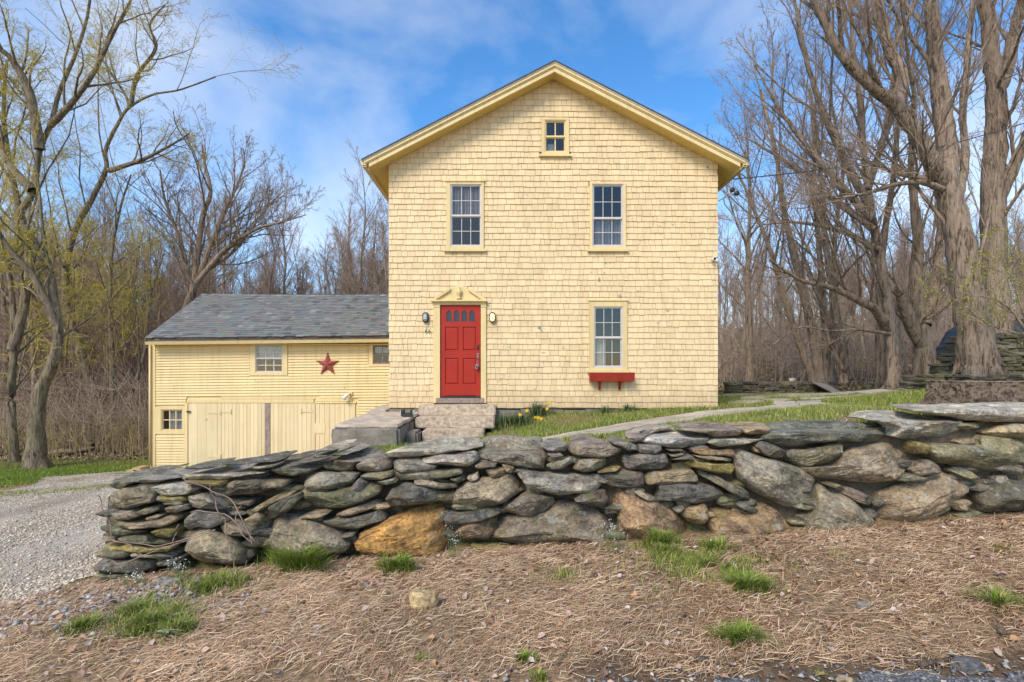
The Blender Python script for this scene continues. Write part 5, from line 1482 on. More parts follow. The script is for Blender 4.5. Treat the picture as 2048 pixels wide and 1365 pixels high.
def sprout(out, pts, rr_, level, rng, cfg):
    """add side branches of this level to a limb"""
    n = cfg['n'][level]
    seg = np.linalg.norm(np.diff(pts, axis=0), axis=1); cum = np.concatenate([[0], np.cumsum(seg)]); L = cum[-1]
    steps = cfg['steps'][level]
    t0 = cfg['t0'][level]
    k = max(1, int(round(n*rng.uniform(.8, 1.2))))
    for i in range(k):
        t = t0 + (1-t0)*((i+rng.random())/k)
        s = t*L; j = min(int(np.searchsorted(cum, s))-1, len(pts)-2); j = max(j, 0)
        f = (s-cum[j])/max(seg[j], 1e-6)
        pos = pts[j] + (pts[j+1]-pts[j])*f; tan = (pts[j+1]-pts[j])/max(seg[j], 1e-6); r = rr_[j] + (rr_[j+1]-rr_[j])*f
        ax = rng.normal(size=3); ax -= tan*ax.dot(tan); ax /= np.linalg.norm(ax)+1e-9
        an = rad(rng.normal(cfg['ang'][level], 9))
        d = tan*math.cos(an) + ax*math.sin(an)
        d[2] += cfg['up'][level]
        d += np.array(cfg.get('bias', (0, 0, 0)))*(.3 if level < 2 else .1)
        d /= np.linalg.norm(d)
        ln = min(cfg['len'][level]*L*(1.15-.75*t), cfg['max'][level])*rng.uniform(.65, 1.25)
        r0 = max(min(r*.5, cfg['rmax'][level]), cfg['rmin'])
        pp = np.empty((steps, 3)); pp[0] = pos; dd = d.copy(); st_ = ln/(steps-1)
        for q in range(1, steps):
            dd = dd + rng.normal(size=3)*cfg['wob'][level]; dd[2] += cfg['trop'][level]
            dd /= np.linalg.norm(dd); pp[q] = pp[q-1] + dd*st_
        ra = np.linspace(r0, max(r0*.3, cfg['rmin']*.7), steps)
        out[level].append((pp, ra))
        if level + 1 < cfg['levels']: sprout(out, pp, ra, level+1, rng, cfg)

BASE_CFG = dict(levels=4, n=[9, 7, 6, 4], steps=[8, 6, 5, 4], t0=[.15, .15, .15, .2], ang=[42, 40, 38, 36], up=[.25, .18, .12, .08], len=[.55, .5, .5, .5], max=[4.0, 2.0, 1.0, .5], rmax=[.05, .02, .010, .0065], rmin=.0055, wob=[.13, .14, .16, .18], trop=[.05, .04, .03, .02])

def tree(name, label, limbs, cfg, seed, barkm, twigm, group=None, cat='tree', trunk_sides=24, sprout_from=0, leaves=None, rough=.025):
    """limbs: list of (points, r0, r1, n) - first ones are the trunk and the main limbs"""
    rng = np.random.default_rng(seed)
    main = []
    for pts, r0, r1, flare in limbs:
        if flare and abs(pts[0][0]) > .5:        # stand the foot in the soil
            g_ = gz(pts[0][0], pts[0][1]) - .12
            if pts[0][2] > g_: pts = [(pts[0][0], pts[0][1], g_)] + list(pts)
        L_ = smooth_line(pts, max(10, len(pts)*5)); n = len(L_)
        rr_ = np.linspace(1, 0, n)**1.2*(r0-r1) + r1
        if flare: rr_ = rr_*(1 + flare*np.exp(-np.linspace(0, 1, n)*14))
        rr_ = rr_*(1 + rng.normal(size=n)*rough*.5)
        wob = rng.normal(size=(n, 3))*rr_[:, None]*.045; wob[0] = 0
        main.append((L_ + wob, rr_))
    out = [[] for _ in range(cfg['levels'])]
    for k, (p, r) in enumerate(main):
        if k >= sprout_from: sprout(out, p, r, 0, rng, cfg)
    base = limbs[0][0][0]
    t = empty(name, base); tag(t, label, cat, group)
    V, F = tubes(main, trunk_sides)
    # root buttresses at the foot
    bz = V[:, 2] - base[2]; th = np.arctan2(V[:, 1]-base[1], V[:, 0]-base[0]); rr0 = limbs[0][1]
    near = (np.hypot(V[:, 0]-base[0], V[:, 1]-base[1]) < rr0*4)
    kf = np.where(near, np.exp(-np.maximum(bz, 0)/(rr0*1.1))*(.30*np.cos(5*th+seed) + .18*np.cos(9*th+2*seed) + .12), 0)
    V[:, 0] += (V[:, 0]-base[0])*kf; V[:, 1] += (V[:, 1]-base[1])*kf
    # ridged bark
    nz = np.sin(V[:, 0]*31 + 3*np.sin(V[:, 2]*2.1)) * np.sin(V[:, 1]*29 + 2*np.sin(V[:, 2]*1.7))
    V = V + 0.018*nz[:, None]*np.array([.7, -.7, 0])
    fast('trunk', V, F, M[barkm], t, smooth=True)
    if out[0]:
        V, F = tubes(out[0], 6); fast('limbs', V, F, M[barkm], t, smooth=True)
    tw = [b for lv in out[1:] for b in lv]
    if tw:
        V, F = tubes(tw, 3); o = fast('crown', V, F, M[twigm], t, smooth=True)
    if leaves:
        cnt, size, cols, zmax = leaves
        tips = np.array([b[0][rng.integers(1, len(b[0]))] for b in tw])
        if zmax is not None: tips = tips[tips[:, 2] < zmax]
        pick = tips[rng.integers(0, len(tips), cnt)] + rng.normal(size=(cnt, 3))*.035
        flecks('buds', pick, size, cols, rng, t)
    return t

def flecks(name, pos, size, cols, rng, parent, mat='leafattr'):
    n = len(pos)
    a = rng.normal(size=(n, 3)); a /= np.linalg.norm(a, axis=1)[:, None]
    b = np.cross(a, rng.normal(size=(n, 3))); b /= np.linalg.norm(b, axis=1)[:, None]
    s = size*rng.uniform(.6, 1.4, n)[:, None]
    V = np.stack([pos - a*s, pos + b*s*.45, pos + a*s, pos - b*s*.45], 1).reshape(-1, 3)
    F = np.arange(4*n).reshape(n, 4)
    c = np.array(cols)[rng.integers(0, len(cols), n)]*rng.uniform(.75, 1.2, n)[:, None]
    return fast(name, V, F, M[mat], parent, np.repeat(c, 4, 0))

def cfg(**k):
    c = dict(BASE_CFG); c.update(k); return c

def pl(d, pts, dd=0.0):
    """pixel polyline at depth d, drifting dd metres over its length"""
    n = len(pts); return [P(x, y, d + dd*i/max(1, n-1)) for i, (x, y) in enumerate(pts)]

YG = [(0.30, 0.29, 0.03), (0.24, 0.27, 0.03), (0.38, 0.33, 0.05)]
BIG = cfg(n=[10, 7, 5, 3], max=[4.8, 2.6, 1.3, .7], ang=[34, 34, 34, 34], wob=[.07, .09, .10, .12], len=[.6, .55, .5, .5])
tree('maple_tree', 'massive grey maple trunk rising behind the stump', [
    (pl(11.6, [(1962, 758), (1955, 690), (1938, 600), (1922, 500), (1910, 430), (1893, 372), (1895, 310), (1884, 200), (1871, 110), (1861, 0), (1850, -140), (1842, -300)], .6), .385, .10, .28),
    (pl(11.9, [(1893, 378), (1870, 335), (1835, 272), (1792, 212), (1745, 175), (1686, 114), (1648, 44), (1620, -20), (1590, -120)], -1.2), .20, .05, 0),
    (pl(11.5, [(1794, 214), (1804, 154), (1774, 88), (1748, 0), (1730, -90), (1720, -200)], .5), .15, .05, 0),
    (pl(11.8, [(1888, 380), (1840, 365), (1780, 372), (1720, 390), (1660, 398)], -1.5), .075, .02, 0),
    (pl(11.8, [(1878, 360), (1810, 350), (1750, 330), (1700, 300), (1640, 282)], 1.0), .07, .02, 0),
    (pl(12.0, [(1908, 420), (1930, 330), (1925, 220), (1935, 100), (1950, -60)], 1.4), .10, .04, 0)], BIG, 1, 'bark_grey', 'twig')
tree('maple_tree', 'tall grey maple right of the massive trunk, forking high up', [
    (pl(14.2, [(2000, 745), (1992, 600), (1986, 395), (1993, 264), (1992, 176), (1985, 130), (1976, 44), (1966, -20), (1960, -160)], 0), .36, .13, .2),
    (pl(14.2, [(1993, 178), (2011, 150), (2033, 44), (2046, -20), (2060, -140)], .6), .20, .07, 0),
    (pl(14.2, [(1988, 420), (2030, 330), (2060, 250), (2090, 150)], -.6), .16, .06, 0)], cfg(n=[9, 8, 6, 3]), 2, 'bark_grey', 'twig')
tree('maple_tree', 'spreading maple with flared roots beside the slate pile', [
    (pl(14.6, [(1788, 783), (1786, 740), (1784, 690), (1772, 600), (1758, 500), (1742, 430), (1730, 330), (1722, 220), (1708, 110), (1700, 0)], .4), .215, .045, 1.0),
    (pl(14.6, [(1772, 655), (1750, 620), (1715, 600), (1660, 575), (1600, 560), (1540, 520)], -1.8), .14, .03, 0),
    (pl(14.6, [(1756, 500), (1700, 470), (1640, 452), (1580, 445), (1520, 450)], -1.0), .09, .02, 0),
    (pl(14.6, [(1745, 440), (1690, 380), (1620, 300), (1560, 220), (1510, 130)], .8), .12, .03, 0),
    (pl(14.6, [(1742, 420), (1680, 300), (1630, 180), (1600, 60), (1580, -60)], -.8), .12, .03, 0),
    (pl(14.7, [(1735, 380), (1770, 260), (1790, 120), (1800, -40)], .8), .10, .03, 0),
    (pl(14.6, [(1748, 460), (1670, 400), (1580, 330), (1500, 280)], 1.6), .10, .025, 0),
    (pl(14.6, [(1780, 668), (1720, 660), (1660, 662), (1600, 655), (1545, 690)], -1.2), .05, .015, 0)], cfg(n=[9, 7, 5, 3], max=[5.5, 2.8, 1.3, .7], ang=[34, 34, 34, 34], wob=[.06, .08, .10, .12], len=[.65, .55, .5, .5], rmax=[.038, .016, .008, .006]), 3, 'bark_grey', 'twig')
tree('broken_tree', 'old broad tree with broken limbs behind the slate pile', [
    (pl(15.6, [(1852, 748), (1848, 700), (1838, 640), (1832, 560), (1836, 480), (1830, 420), (1822, 330), (1830, 230)], .4), .33, .06, .2),
    (pl(15.6, [(1846, 690), (1822, 650), (1808, 610), (1805, 590)], -.3), .20, .15, 0),
    (pl(15.6, [(1850, 650), (1872, 560), (1880, 450), (1890, 340)], .8), .18, .05, 0),
    (pl(15.6, [(1846, 640), (1890, 610), (1908, 570), (1915, 520)], -.4), .12, .05, 0)], cfg(n=[6, 6, 5, 3]), 4, 'bark_brown', 'twig')
tree('slender_tree', 'slender pale tree just left of the flared maple', [(pl(16.5, [(1763, 775), (1760, 640), (1765, 500), (1790, 330), (1800, 150), (1808, -20)], 0), .17, .04, .2), (pl(16.5, [(1763, 560), (1740, 430), (1725, 280), (1730, 150)], .4), .08, .02, 0)], cfg(n=[9, 6, 5, 3]), 5, 'bark_brown', 'twig')
tree('leaning_tree', 'dark leaning tree beside the plywood sheet', [(pl(18, [(1688, 780), (1686, 700), (1672, 620), (1650, 480), (1640, 330), (1620, 180)], 0), .20, .05, .2), (pl(18, [(1684, 735), (1660, 690), (1650, 650)], 0), .09, .04, 0)], cfg(n=[9, 7, 5, 3]), 6, 'bark_brown', 'twig')
tree('clump_tree', 'multi-stemmed tree behind the low patio wall', [(pl(19, [(1640, 770), (1628, 680), (1600, 560), (1570, 430), (1550, 300), (1520, 180)], 0), .24, .05, .3), (pl(19, [(1650, 770), (1650, 660), (1640, 520), (1630, 380), (1625, 220)], .5), .20, .05, .3), (pl(19, [(1630, 770), (1600, 690), (1570, 600), (1540, 500), (1500, 400), (1470, 330)], -.6), .17, .04, .2), (pl(19, [(1655, 770), (1668, 640), (1670, 480), (1690, 330)], .4), .14, .04, 0)], cfg(n=[8, 7, 5, 2], max=[5.0, 2.6, 1.3, .7], ang=[34, 34, 34, 34], wob=[.06, .08, .10, .12], len=[.6, .55, .5, .5], rmax=[.034, .015, .008, .006]), 7, 'bark_brown', 'twig')
tree('straight_tree', 'straight brown tree near the right house corner', [(pl(22, [(1500, 762), (1498, 650), (1496, 520), (1500, 400), (1490, 300)], 0), .22, .04, .2)], cfg(n=[18, 7, 5, 3], ang=[38, 40, 38, 36], t0=[.3, .15, .15, .2]), 8, 'bark_brown', 'twig')
tree('leaf_sapling', 'young sapling with yellow-green leaf flecks in front of the massive trunk', [(pl(10.2, [(2070, 775), (2060, 690), (2030, 630), (1990, 600), (1930, 590)], -.3), .03, .008, 0), (pl(10.2, [(2062, 690), (2040, 600), (2010, 550), (1960, 530)], .4), .025, .006, 0), (pl(10.2, [(2066, 720), (2075, 600), (2040, 520), (2000, 480)], .3), .02, .006, 0), (pl(10.2, [(2050, 670), (1980, 650), (1910, 600), (1860, 585)], .2), .02, .005, 0)],
     cfg(levels=3, n=[12, 7, 4], max=[.8, .5, .3], rmax=[.008, .005, .004], rmin=.002), 9, 'bark_brown', 'twig', leaves=(3000, .019, YG, None))

WIL = cfg(levels=4, n=[10, 9, 7, 3], ang=[44, 42, 42, 34], up=[.15, .1, -.05, -.25], trop=[.05, .02, -.06, -.14], max=[4.4, 2.6, 1.7, 1.2], rmin=.0045, wob=[.12, .13, .13, .10], rmax=[.036, .014, .007, .0055])
WY = [(0.50, 0.41, 0.04), (0.42, 0.37, 0.05), (0.55, 0.44, 0.07)]
tree('willow_tree', 'leaning willow with a thick burled base at the gravel edge', [
    (pl(15.6, [(74, 946), (72, 880), (80, 790), (108, 720), (116, 660), (108, 600), (92, 520), (40, 440), (66, 383), (80, 299), (101, 251), (119, 185), (154, 101), (176, 26), (185, -60)], .4), .175, .035, 1.1),
    (pl(15.7, [(80, 299), (60, 190), (26, 123), (-10, 90), (-50, 40)], -.8), .14, .04, 0),
    (pl(15.7, [(66, 383), (20, 330), (-10, 260), (-30, 150)], .8), .14, .04, 0),
    (pl(15.7, [(101, 251), (140, 210), (185, 150), (230, 60), (262, 0)], -1.0), .10, .03, 0),
    (pl(15.7, [(112, 650), (70, 560), (20, 500), (-30, 420)], -1.0), .13, .04, 0)], WIL, 20, 'bark_willow', 'twig_willow', leaves=(9000, .024, WY, 11.0))
tree('willow_tree', 'forked willow whose high limb arches toward the house', [
    (pl(22, [(222, 868), (190, 790), (160, 700), (135, 620), (132, 541), (150, 462), (185, 396), (212, 340), (212, 299), (237, 246), (259, 215), (305, 190), (360, 180), (431, 154)], 0), .20, .027, .4),
    (pl(22, [(258, 216), (250, 189), (215, 136), (195, 100)], .4), .07, .03, 0),
    (pl(22, [(262, 212), (273, 154), (312, 97), (300, 50), (330, 10)], -.6), .10, .025, 0),
    (pl(22, [(218, 342), (281, 321), (334, 295), (378, 268)], -1), .11, .025, 0),
    (pl(22, [(228, 868), (225, 760), (222, 640), (222, 520), (240, 420), (262, 350)], .8), .17, .03, .3),
    (pl(22, [(232, 868), (262, 790), (290, 700), (300, 600), (330, 500)], 1.5), .135, .027, .3)], WIL, 21, 'bark_willow', 'twig_willow', leaves=(9000, .026, WY, 11.0))
tree('willow_tree', 'upright brown willow at the far left edge', [
    (pl(17, [(30, 925), (22, 800), (28, 680), (20, 560), (-6, 440), (-30, 300)], 0), .16, .04, .3), (pl(17, [(26, 700), (50, 600), (58, 500), (30, 380), (8, 240), (14, 120)], .6), .16, .04, 0)], WIL, 22, 'bark_willow', 'twig_willow', leaves=(2500, .03, WY, 9.0))
tree('crab_tree', 'dark spreading tree rising behind the barn roof', [
    (pl(24, [(372, 640), (388, 572), (404, 440), (421, 387), (410, 330), (404, 290)], 0), .22, .04, .2),
    (pl(24, [(384, 590), (440, 444), (468, 385), (490, 330)], .6), .15, .03, 0),
    (pl(24, [(388, 572), (450, 500), (510, 460), (563, 445), (612, 430)], -.6), .13, .02, 0),
    (pl(24, [(392, 555), (470, 500), (530, 420), (570, 380)], .9), .11, .02, 0),
    (pl(24, [(386, 580), (360, 480), (330, 400), (320, 340)], -.8), .11, .03, 0)], cfg(n=[12, 9, 6, 3], ang=[36, 38, 36, 34], max=[4.4, 2.4, 1.2, .6]), 23, 'bark_brown', 'twig')

# woodland trees: six kinds, copied
protos = []
for k in range(6):
    rng = np.random.default_rng(100+k)
    h_ = 10 + 2.0*(k % 3)
    c = cfg(levels=3, n=[22, 8, 6], steps=[7, 5, 4], ang=[34, 38, 38], t0=[.22, .12, .1], len=[.32, .5, .5], max=[3.6, 1.9, 1.0], rmax=[.028, .012, .009], rmin=.0075, up=[.35, .2, .15])
    tr = [(0, 0, -.3)]
    for q in range(1, 7): tr.append((tr[-1][0]+rng.normal()*.16, tr[-1][1]+rng.normal()*.16, h_*q/6))
    limbs = [(tr, .11 + .03*(k % 3), .02, .25)]
    if k % 2: limbs.append(([tr[2], (tr[2][0]+.6, tr[2][1]+.3, h_*.55), (tr[2][0]+1.0, tr[2][1]+.5, h_*.85)], .08, .02, 0))
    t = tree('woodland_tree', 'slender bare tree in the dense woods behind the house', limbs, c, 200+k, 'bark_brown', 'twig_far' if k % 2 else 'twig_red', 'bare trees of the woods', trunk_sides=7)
    protos.append(t)
def copy_tree(t):
    c = t.copy(); COL.objects.link(c)
    for ch in t.children:
        d = ch.copy(); COL.objects.link(d); d.parent = c
    return c
spots = []
wr = random.Random(77)
def scatter(n, px0, px1, d0, d1, lab):
    for i in range(n):
        d = d0 + (d1-d0)*wr.random()**.8; px = wr.uniform(px0, px1)
        spots.append(((px-1024)/1024*d, d, lab))
scatter(60, 330, 800, 27, 44, ('slender bare tree in the woods behind the barn roof', 'bare trees behind the barn'))
scatter(80, -40, 800, 30, 62, ('slender bare tree in the woods behind the barn roof', 'bare trees behind the barn'))
scatter(75, -60, 330, 21, 40, ('slender bare tree standing behind the yellow-twigged willows', 'bare trees behind the willows'))
scatter(125, 1440, 2120, 27, 62, ('slender bare tree in the dense woods beyond the patio wall', 'bare trees beyond the patio'))
scatter(10, 1750, 2120, 19, 30, ('slender bare tree standing close behind the massive maples', 'bare trees behind the maples'))
for i, (x, y, lab) in enumerate(spots):
    t = protos[i] if i < 6 else copy_tree(protos[wr.randrange(6)])
    t['label'], t['group'] = lab
    s = wr.uniform(.62, 1.08) * (.9 if x < 0 else .66)
    t.location = (x, y, gz(x, y)); t.scale = (s*wr.uniform(.9, 1.25), s*wr.uniform(.9, 1.25), s); t.rotation_euler = (rad(wr.uniform(-4, 4)), rad(wr.uniform(-4, 4)), wr.uniform(0, 6.28))

# brush: uncountable thicket of thin stems between and behind the trees
def thicket(name, label, n, regions, hh, mat, seed):
    rng = np.random.default_rng(seed); br = []
    X = []; Y = []
    for px0, px1, d0, d1, k in regions:
        d = rng.uniform(d0, d1, k); px = rng.uniform(px0, px1, k); X.append((px-1024)/1024*d); Y.append(d)
    X = np.concatenate(X); Y = np.concatenate(Y); Z = H(X, Y)
    for x, y, z in zip(X, Y, Z):
        h_ = hh*rng.uniform(.4, 1.2); lean = rng.normal(size=2)*.35
        p = np.array([[x, y, z-.05], [x+lean[0]*.25*h_*.4, y+lean[1]*.25*h_*.4, z+h_*.35], [x+lean[0]*h_*.45, y+lean[1]*h_*.45, z+h_*.7], [x+lean[0]*h_*.9+rng.normal()*.1, y+lean[1]*h_*.9, z+h_*(.95 - abs(lean[0])*.5)]])
        r0 = .0035 + .0028*h_ + .00022*y
        br.append((p, np.array([r0, r0*.8, r0*.55, r0*.3])))
        for q in range(5):
            j = rng.integers(1, 3); a = p[j]; d = rng.normal(size=3); d[2] = abs(d[2])*.8; d /= np.linalg.norm(d); l = h_*rng.uniform(.2, .5)
            br.append((np.array([a, a+d*l*.5, a+d*l+np.array([0, 0, .08*l])]), np.array([r0*.55, r0*.4, r0*.25])))
    V, F = tubes(br, 3)
    o = fast(name, V, F, M[mat], None, smooth=True); tag(o, label, 'brush', kind='stuff'); return o
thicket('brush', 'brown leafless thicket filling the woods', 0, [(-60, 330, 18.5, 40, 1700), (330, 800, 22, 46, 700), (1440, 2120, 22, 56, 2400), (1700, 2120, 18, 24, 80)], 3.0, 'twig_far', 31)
thicket('tall_brush', 'tall brown saplings and brush massed behind the willows and barn', 0, [(-80, 330, 22, 46, 1100), (330, 800, 28, 50, 700)], 6.0, 'twig_red', 33)
thicket('willow_brush', 'yellowish tangle of willow shoots along the gravel edge', 0, [(-60, 300, 17.0, 26, 420)], 1.5, 'twig_ochre', 32)

# ------------------------------------------------------------------ stump, log, car
sb = Vector(P(1968, 806, 6.35)); sb.z = gz(sb.x, sb.y) - .05
stp = empty('tree_stump', sb); tag(stp, 'wide cut tree stump with rugged bark behind the wall', 'stump')
vv = []; ff = []; n = 150
STR = [(1.2-.27*t**.6, .31*t) for t in [k/13 for k in range(14)]] + [(.91, .325)]
for r, (k, z) in enumerate(STR):
    for i in range(n):
        a = 2*math.pi*i/n
        q = Vector((math.cos(a)*1.5, math.sin(a)*1.5, z*3))
        rr2 = .56*k*(1 + .10*mnoise.noise(q*1.3) + (.11*abs(mnoise.noise(Vector((q.x*6, q.y*6, z*9)))) + .07*mnoise.noise(Vector((q.x*15, q.y*15, z*26))) if r < 14 else .05))
        vv.append((sb.x + rr2*math.cos(a), sb.y + rr2*math.sin(a)*.9, sb.z + z))
for r in range(14):
    for i in range(n): ff.append((r*n+i, r*n+(i+1) % n, (r+1)*n+(i+1) % n, (r+1)*n+i))
mobj('bark', vv, ff, M['bark_stump'], stp, False)
top = [(x, y, z-.004+.008*mnoise.noise(Vector((x*9, y*9, 0)))) for x, y, z in vv[14*n:]]
mobj('cut_top', top + [(sb.x, sb.y, sb.z+.325)], [(i, (i+1) % n, n) for i in range(n)], M['cutwood'], stp)
l0 = Vector(P(170, 896, 20.5)); l1_ = Vector(P(220, 888, 20.8))
lg = MB().tube([l0.lerp(l1_, t)+Vector((0, 0, .03*math.sin(t*9))) for t in (0, .2, .4, .6, .8, 1)], [.13, .17, .16, .18, .15, .1], 10).build('charred_log', M['char'], None, True)
tag(lg, 'black charred log lying at the edge of the left woods', 'log')
lz = gz(l0.x, l0.y); lg.location.z += lz + .16 - (l0.z+l1_.z)/2
for k, (pa, pb, r_) in enumerate((((100, 925), (190, 905), .09), ((120, 930), (215, 900), .06))):
    a, b = Vector(P(pa[0], pa[1], 18.4+k*.5)), Vector(P(pb[0], pb[1], 18.8+k*.5)); a.z = gz(a.x, a.y)+r_; b.z = gz(b.x, b.y)+r_+.1
    tag(MB().tube([a.lerp(b, t) + Vector((0, 0, .03*math.sin(t*8+k))) for t in (0, .25, .5, .75, 1)], [r_, r_*1.1, r_, r_*.8, r_*.5], 8).build('fallen_branch', M['bark_brown'], None, True), ['thick fallen branch lying behind the burled willow', 'thin fallen branch lying below the charred log'][k], 'branch')

cx0 = P(1868, 0, 18.8)[0]; cy = 17.0; cz = gz(cx0+2, 17.5) + .0
car = empty('parked_car', (cx0+2.2, cy+.9, cz)); tag(car, 'dark parked car half hidden behind the mossy wall', 'car')
prof = [(0, .42), (.04, .85), (.15, .98), (.42, 1.45), (.75, 1.66), (1.6, 1.74), (2.5, 1.66), (3.25, 1.12), (4.2, .98), (4.45, .8), (4.5, .42)]
MB().prism([(cx0+x, cz+z) for x, z in prof][::-1], cy, cy+1.8).build('body', M['carpaint'], car, bevel=.05)
MB().prism([(cx0+x, cz+z) for x, z in [(.42, 1.02), (.62, 1.42), (.95, 1.56), (1.6, 1.6), (2.4, 1.54), (3.0, 1.06)]][::-1], cy-.006, cy-.001).build('side_window', M['doorglass'], car)
MB().hexa([(cx0+.135, cy+.2, cz+1.0), (cx0+.15, cy+.2, cz+1.0), (cx0+.15, cy+1.6, cz+1.0), (cx0+.135, cy+1.6, cz+1.0), (cx0+.385, cy+.25, cz+1.44), (cx0+.40, cy+.25, cz+1.44), (cx0+.40, cy+1.55, cz+1.44), (cx0+.385, cy+1.55, cz+1.44)]).build('rear_window', M['doorglass'], car)
MB().box(cx0-.06, cx0+.06, cy+.1, cy+1.7, cz+.45, cz+.75).build('bumper', M['cargrey'], car, bevel=.02)
MB().box(cx0-.01, cx0+.16, cy-.012, cy+.2, cz+.88, cz+1.0).build('tail_light', M['starred'], car)
for wx in (.85, 3.65):
    for wy in (cy+.0, cy+1.6):
        w = MB().lathe((cx0+wx, wy+.2, cz+.34), [(.2, 0), (.34, .01), (.34, .2), (.2, .21)], 20, 'y').build('wheel', M['tyre'], car)
        MB().lathe((cx0+wx, wy-.012, cz+.34), [(.19, 0), (.17, .012)], 14, 'y').build('rim', M['steel'], w)

# ------------------------------------------------------------------ grass, straw, litter
def blades(name, X, Y, h, w, lean, cols, label, rng, seg=1, flat=0.0, cat='grass', dirn=None, kind='stuff', parent=None, zoff=0.0):
    n = len(X); Z = H(X, Y) + zoff
    a = rng.uniform(0, 2*np.pi, n) if dirn is None else dirn
    hh = h*rng.uniform(.5, 1.3, n); l = lean*rng.uniform(.3, 1.5, n)*hh
    ww = w*rng.uniform(.7, 1.3, n)
    dx, dy = np.cos(a), np.sin(a); sx, sy = -dy, dx
    base = np.stack([X, Y, Z], -1); side = np.stack([sx*ww, sy*ww, np.zeros(n)], -1)
    c = np.array(cols)[rng.integers(0, len(cols), n)]*rng.uniform(.7, 1.25, n)[:, None]
    if seg == 1:
        tip = base + np.stack([dx*l, dy*l, hh], -1)
        V = np.stack([base-side, base+side, tip], 1).reshape(-1, 3); F = np.arange(3*n).reshape(n, 3); cc = np.repeat(c, 3, 0)
    else:
        mid = base + np.stack([dx*l*.35, dy*l*.35, hh*.62], -1); tip = base + np.stack([dx*l, dy*l, hh*(1-flat)], -1)
        V = np.stack([base-side, base+side, mid+side*.8, mid-side*.8, tip+side*.25, tip-side*.25], 1).reshape(-1, 3)
        i0 = np.arange(n)*6
        F = np.concatenate([np.stack([i0, i0+1, i0+2, i0+3], -1), np.stack([i0+3, i0+2, i0+4, i0+5], -1)]); cc = np.repeat(c, 6, 0)
    o = fast(name, V, F, M['attr'], parent, cc)
    if kind: tag(o, label, cat, kind=kind)
    return o

rg = np.random.default_rng(5)
def pt_noise(x, y, s, sd=0.0):
    return (np.sin(x*s+sd+1.7*np.sin(y*s*.7+sd)) * np.sin(y*s*1.1+2*sd+1.3*np.sin(x*s*.8)) + .5*np.sin(2.3*x*s+sd)*np.sin(2.1*y*s-sd))/1.5

# dead straw on the bank
STRAW = [(0.63, 0.425, 0.255), (0.50, 0.315, 0.18), (0.73, 0.54, 0.355), (0.30, 0.175, 0.095), (0.44, 0.29, 0.165)]
n = 210000
X = rg.uniform(-5.6, 6.6, n); Y = 2.5 + rg.random(n)**1.15*2.8
keep = (Y < np.interp(X, WALL_X, WALL_Y)+.02) & (np.abs(X) < Y*1.12+.3)
dleft = sstep(-4.4, -2.9, X - (Y-3.2)*-.9)
keep &= rg.random(n) < .18 + .82*dleft
keep &= rg.random(n) < np.clip(.75 + .7*pt_noise(X, Y, 2.4, 1.5) + .4*pt_noise(X, Y, 6.3, .5), .2, 1)
keep &= rg.random(n) < sstep(-.02, .22, Y - np.interp(X, REX, REY) - .06*np.sin(X*5))
X, Y = X[keep], Y[keep]
n = len(X); Z = H(X, Y)
ang = rg.normal(1.1 + .9*pt_noise(X, Y, 1.6, .4), 1.0, n); ln = rg.uniform(.03, .13, n)*(1 + .3*pt_noise(X, Y, 2.7, 3.0)); el = np.abs(rg.normal(0, .22, n)) + .02
wv = rg.uniform(.0008, .0019, n)
dx, dy = np.cos(ang), np.sin(ang); cur = rg.normal(0, .035, n)
p0 = np.stack([X, Y, Z+.003+rg.uniform(0, .014, n)], -1)
p1 = p0 + np.stack([dx*ln*.5 - dy*cur, dy*ln*.5 + dx*cur, el*ln*.7], -1); p2 = p0 + np.stack([dx*ln, dy*ln, el*ln*.55], -1)
sd_ = np.stack([-dy*wv, dx*wv, wv*.5], -1)
V = np.stack([p0-sd_, p0+sd_, p1+sd_, p1-sd_, p2+sd_*.5, p2-sd_*.5], 1).reshape(-1, 3); i0 = np.arange(n)*6
F = np.concatenate([np.stack([i0, i0+1, i0+2, i0+3], -1), np.stack([i0+3, i0+2, i0+4, i0+5], -1)])
cc = np.array(STRAW)[rg.integers(0, 5, n)]*rg.uniform(.7, 1.25, n)[:, None]*(1 + .16*pt_noise(X, Y, 2.2, 1.0) + .10*pt_noise(X, Y, 7.0, 2.0))[:, None]
tag(fast('dead_grass', V, F, M['attr'], None, np.repeat(cc, 6, 0)), 'matted tan dead grass covering the roadside bank', 'dead grass', kind='stuff')

GRN = [(0.155, 0.235, 0.022), (0.205, 0.29, 0.03), (0.26, 0.31, 0.04), (0.09, 0.155, 0.018)]
GRY = GRN + [(0.30, 0.27, 0.08), (0.50, 0.38, 0.20), (0.22, 0.25, 0.05)]
# grass patches on the bank (not single tufts)
gx_, gy_ = [], []
for (px, py, rx, ry, k) in ((305, 1255, 62, 42, 4200), (270, 1235, 45, 34, 1500), (165, 1263, 28, 20, 900), (440, 1180, 75, 32, 2000), (1410, 1140, 130, 52, 5200), (1330, 1118, 70, 34, 2400), (360, 1270, 26, 22, 700), (1690, 1130, 40, 15, 120), (1120, 1160, 120, 30, 200)):
    d = 1.55*1024/(py-750); c0 = P(px, 0, d); rx_m = rx/1024*d; ry_m = ry*d/(py-750)*.75
    r_ = np.abs(rg.normal(0, .55, k)); t = rg.uniform(0, 6.28, k)
    gx_.append(c0[0] + rx_m*r_*np.cos(t)); gy_.append(d + ry_m*r_*np.sin(t))
gx_ = np.concatenate(gx_); gy_ = np.concatenate(gy_)
k = pt_noise(gx_, gy_, 7, 2) > -.35
k &= gy_ < np.interp(gx_, WALL_X, WALL_Y) - .05
blades('grass', gx_[k], gy_[k], .065, .0022, .8, GRY, 'short green grass patches on the bank', rg, 2)
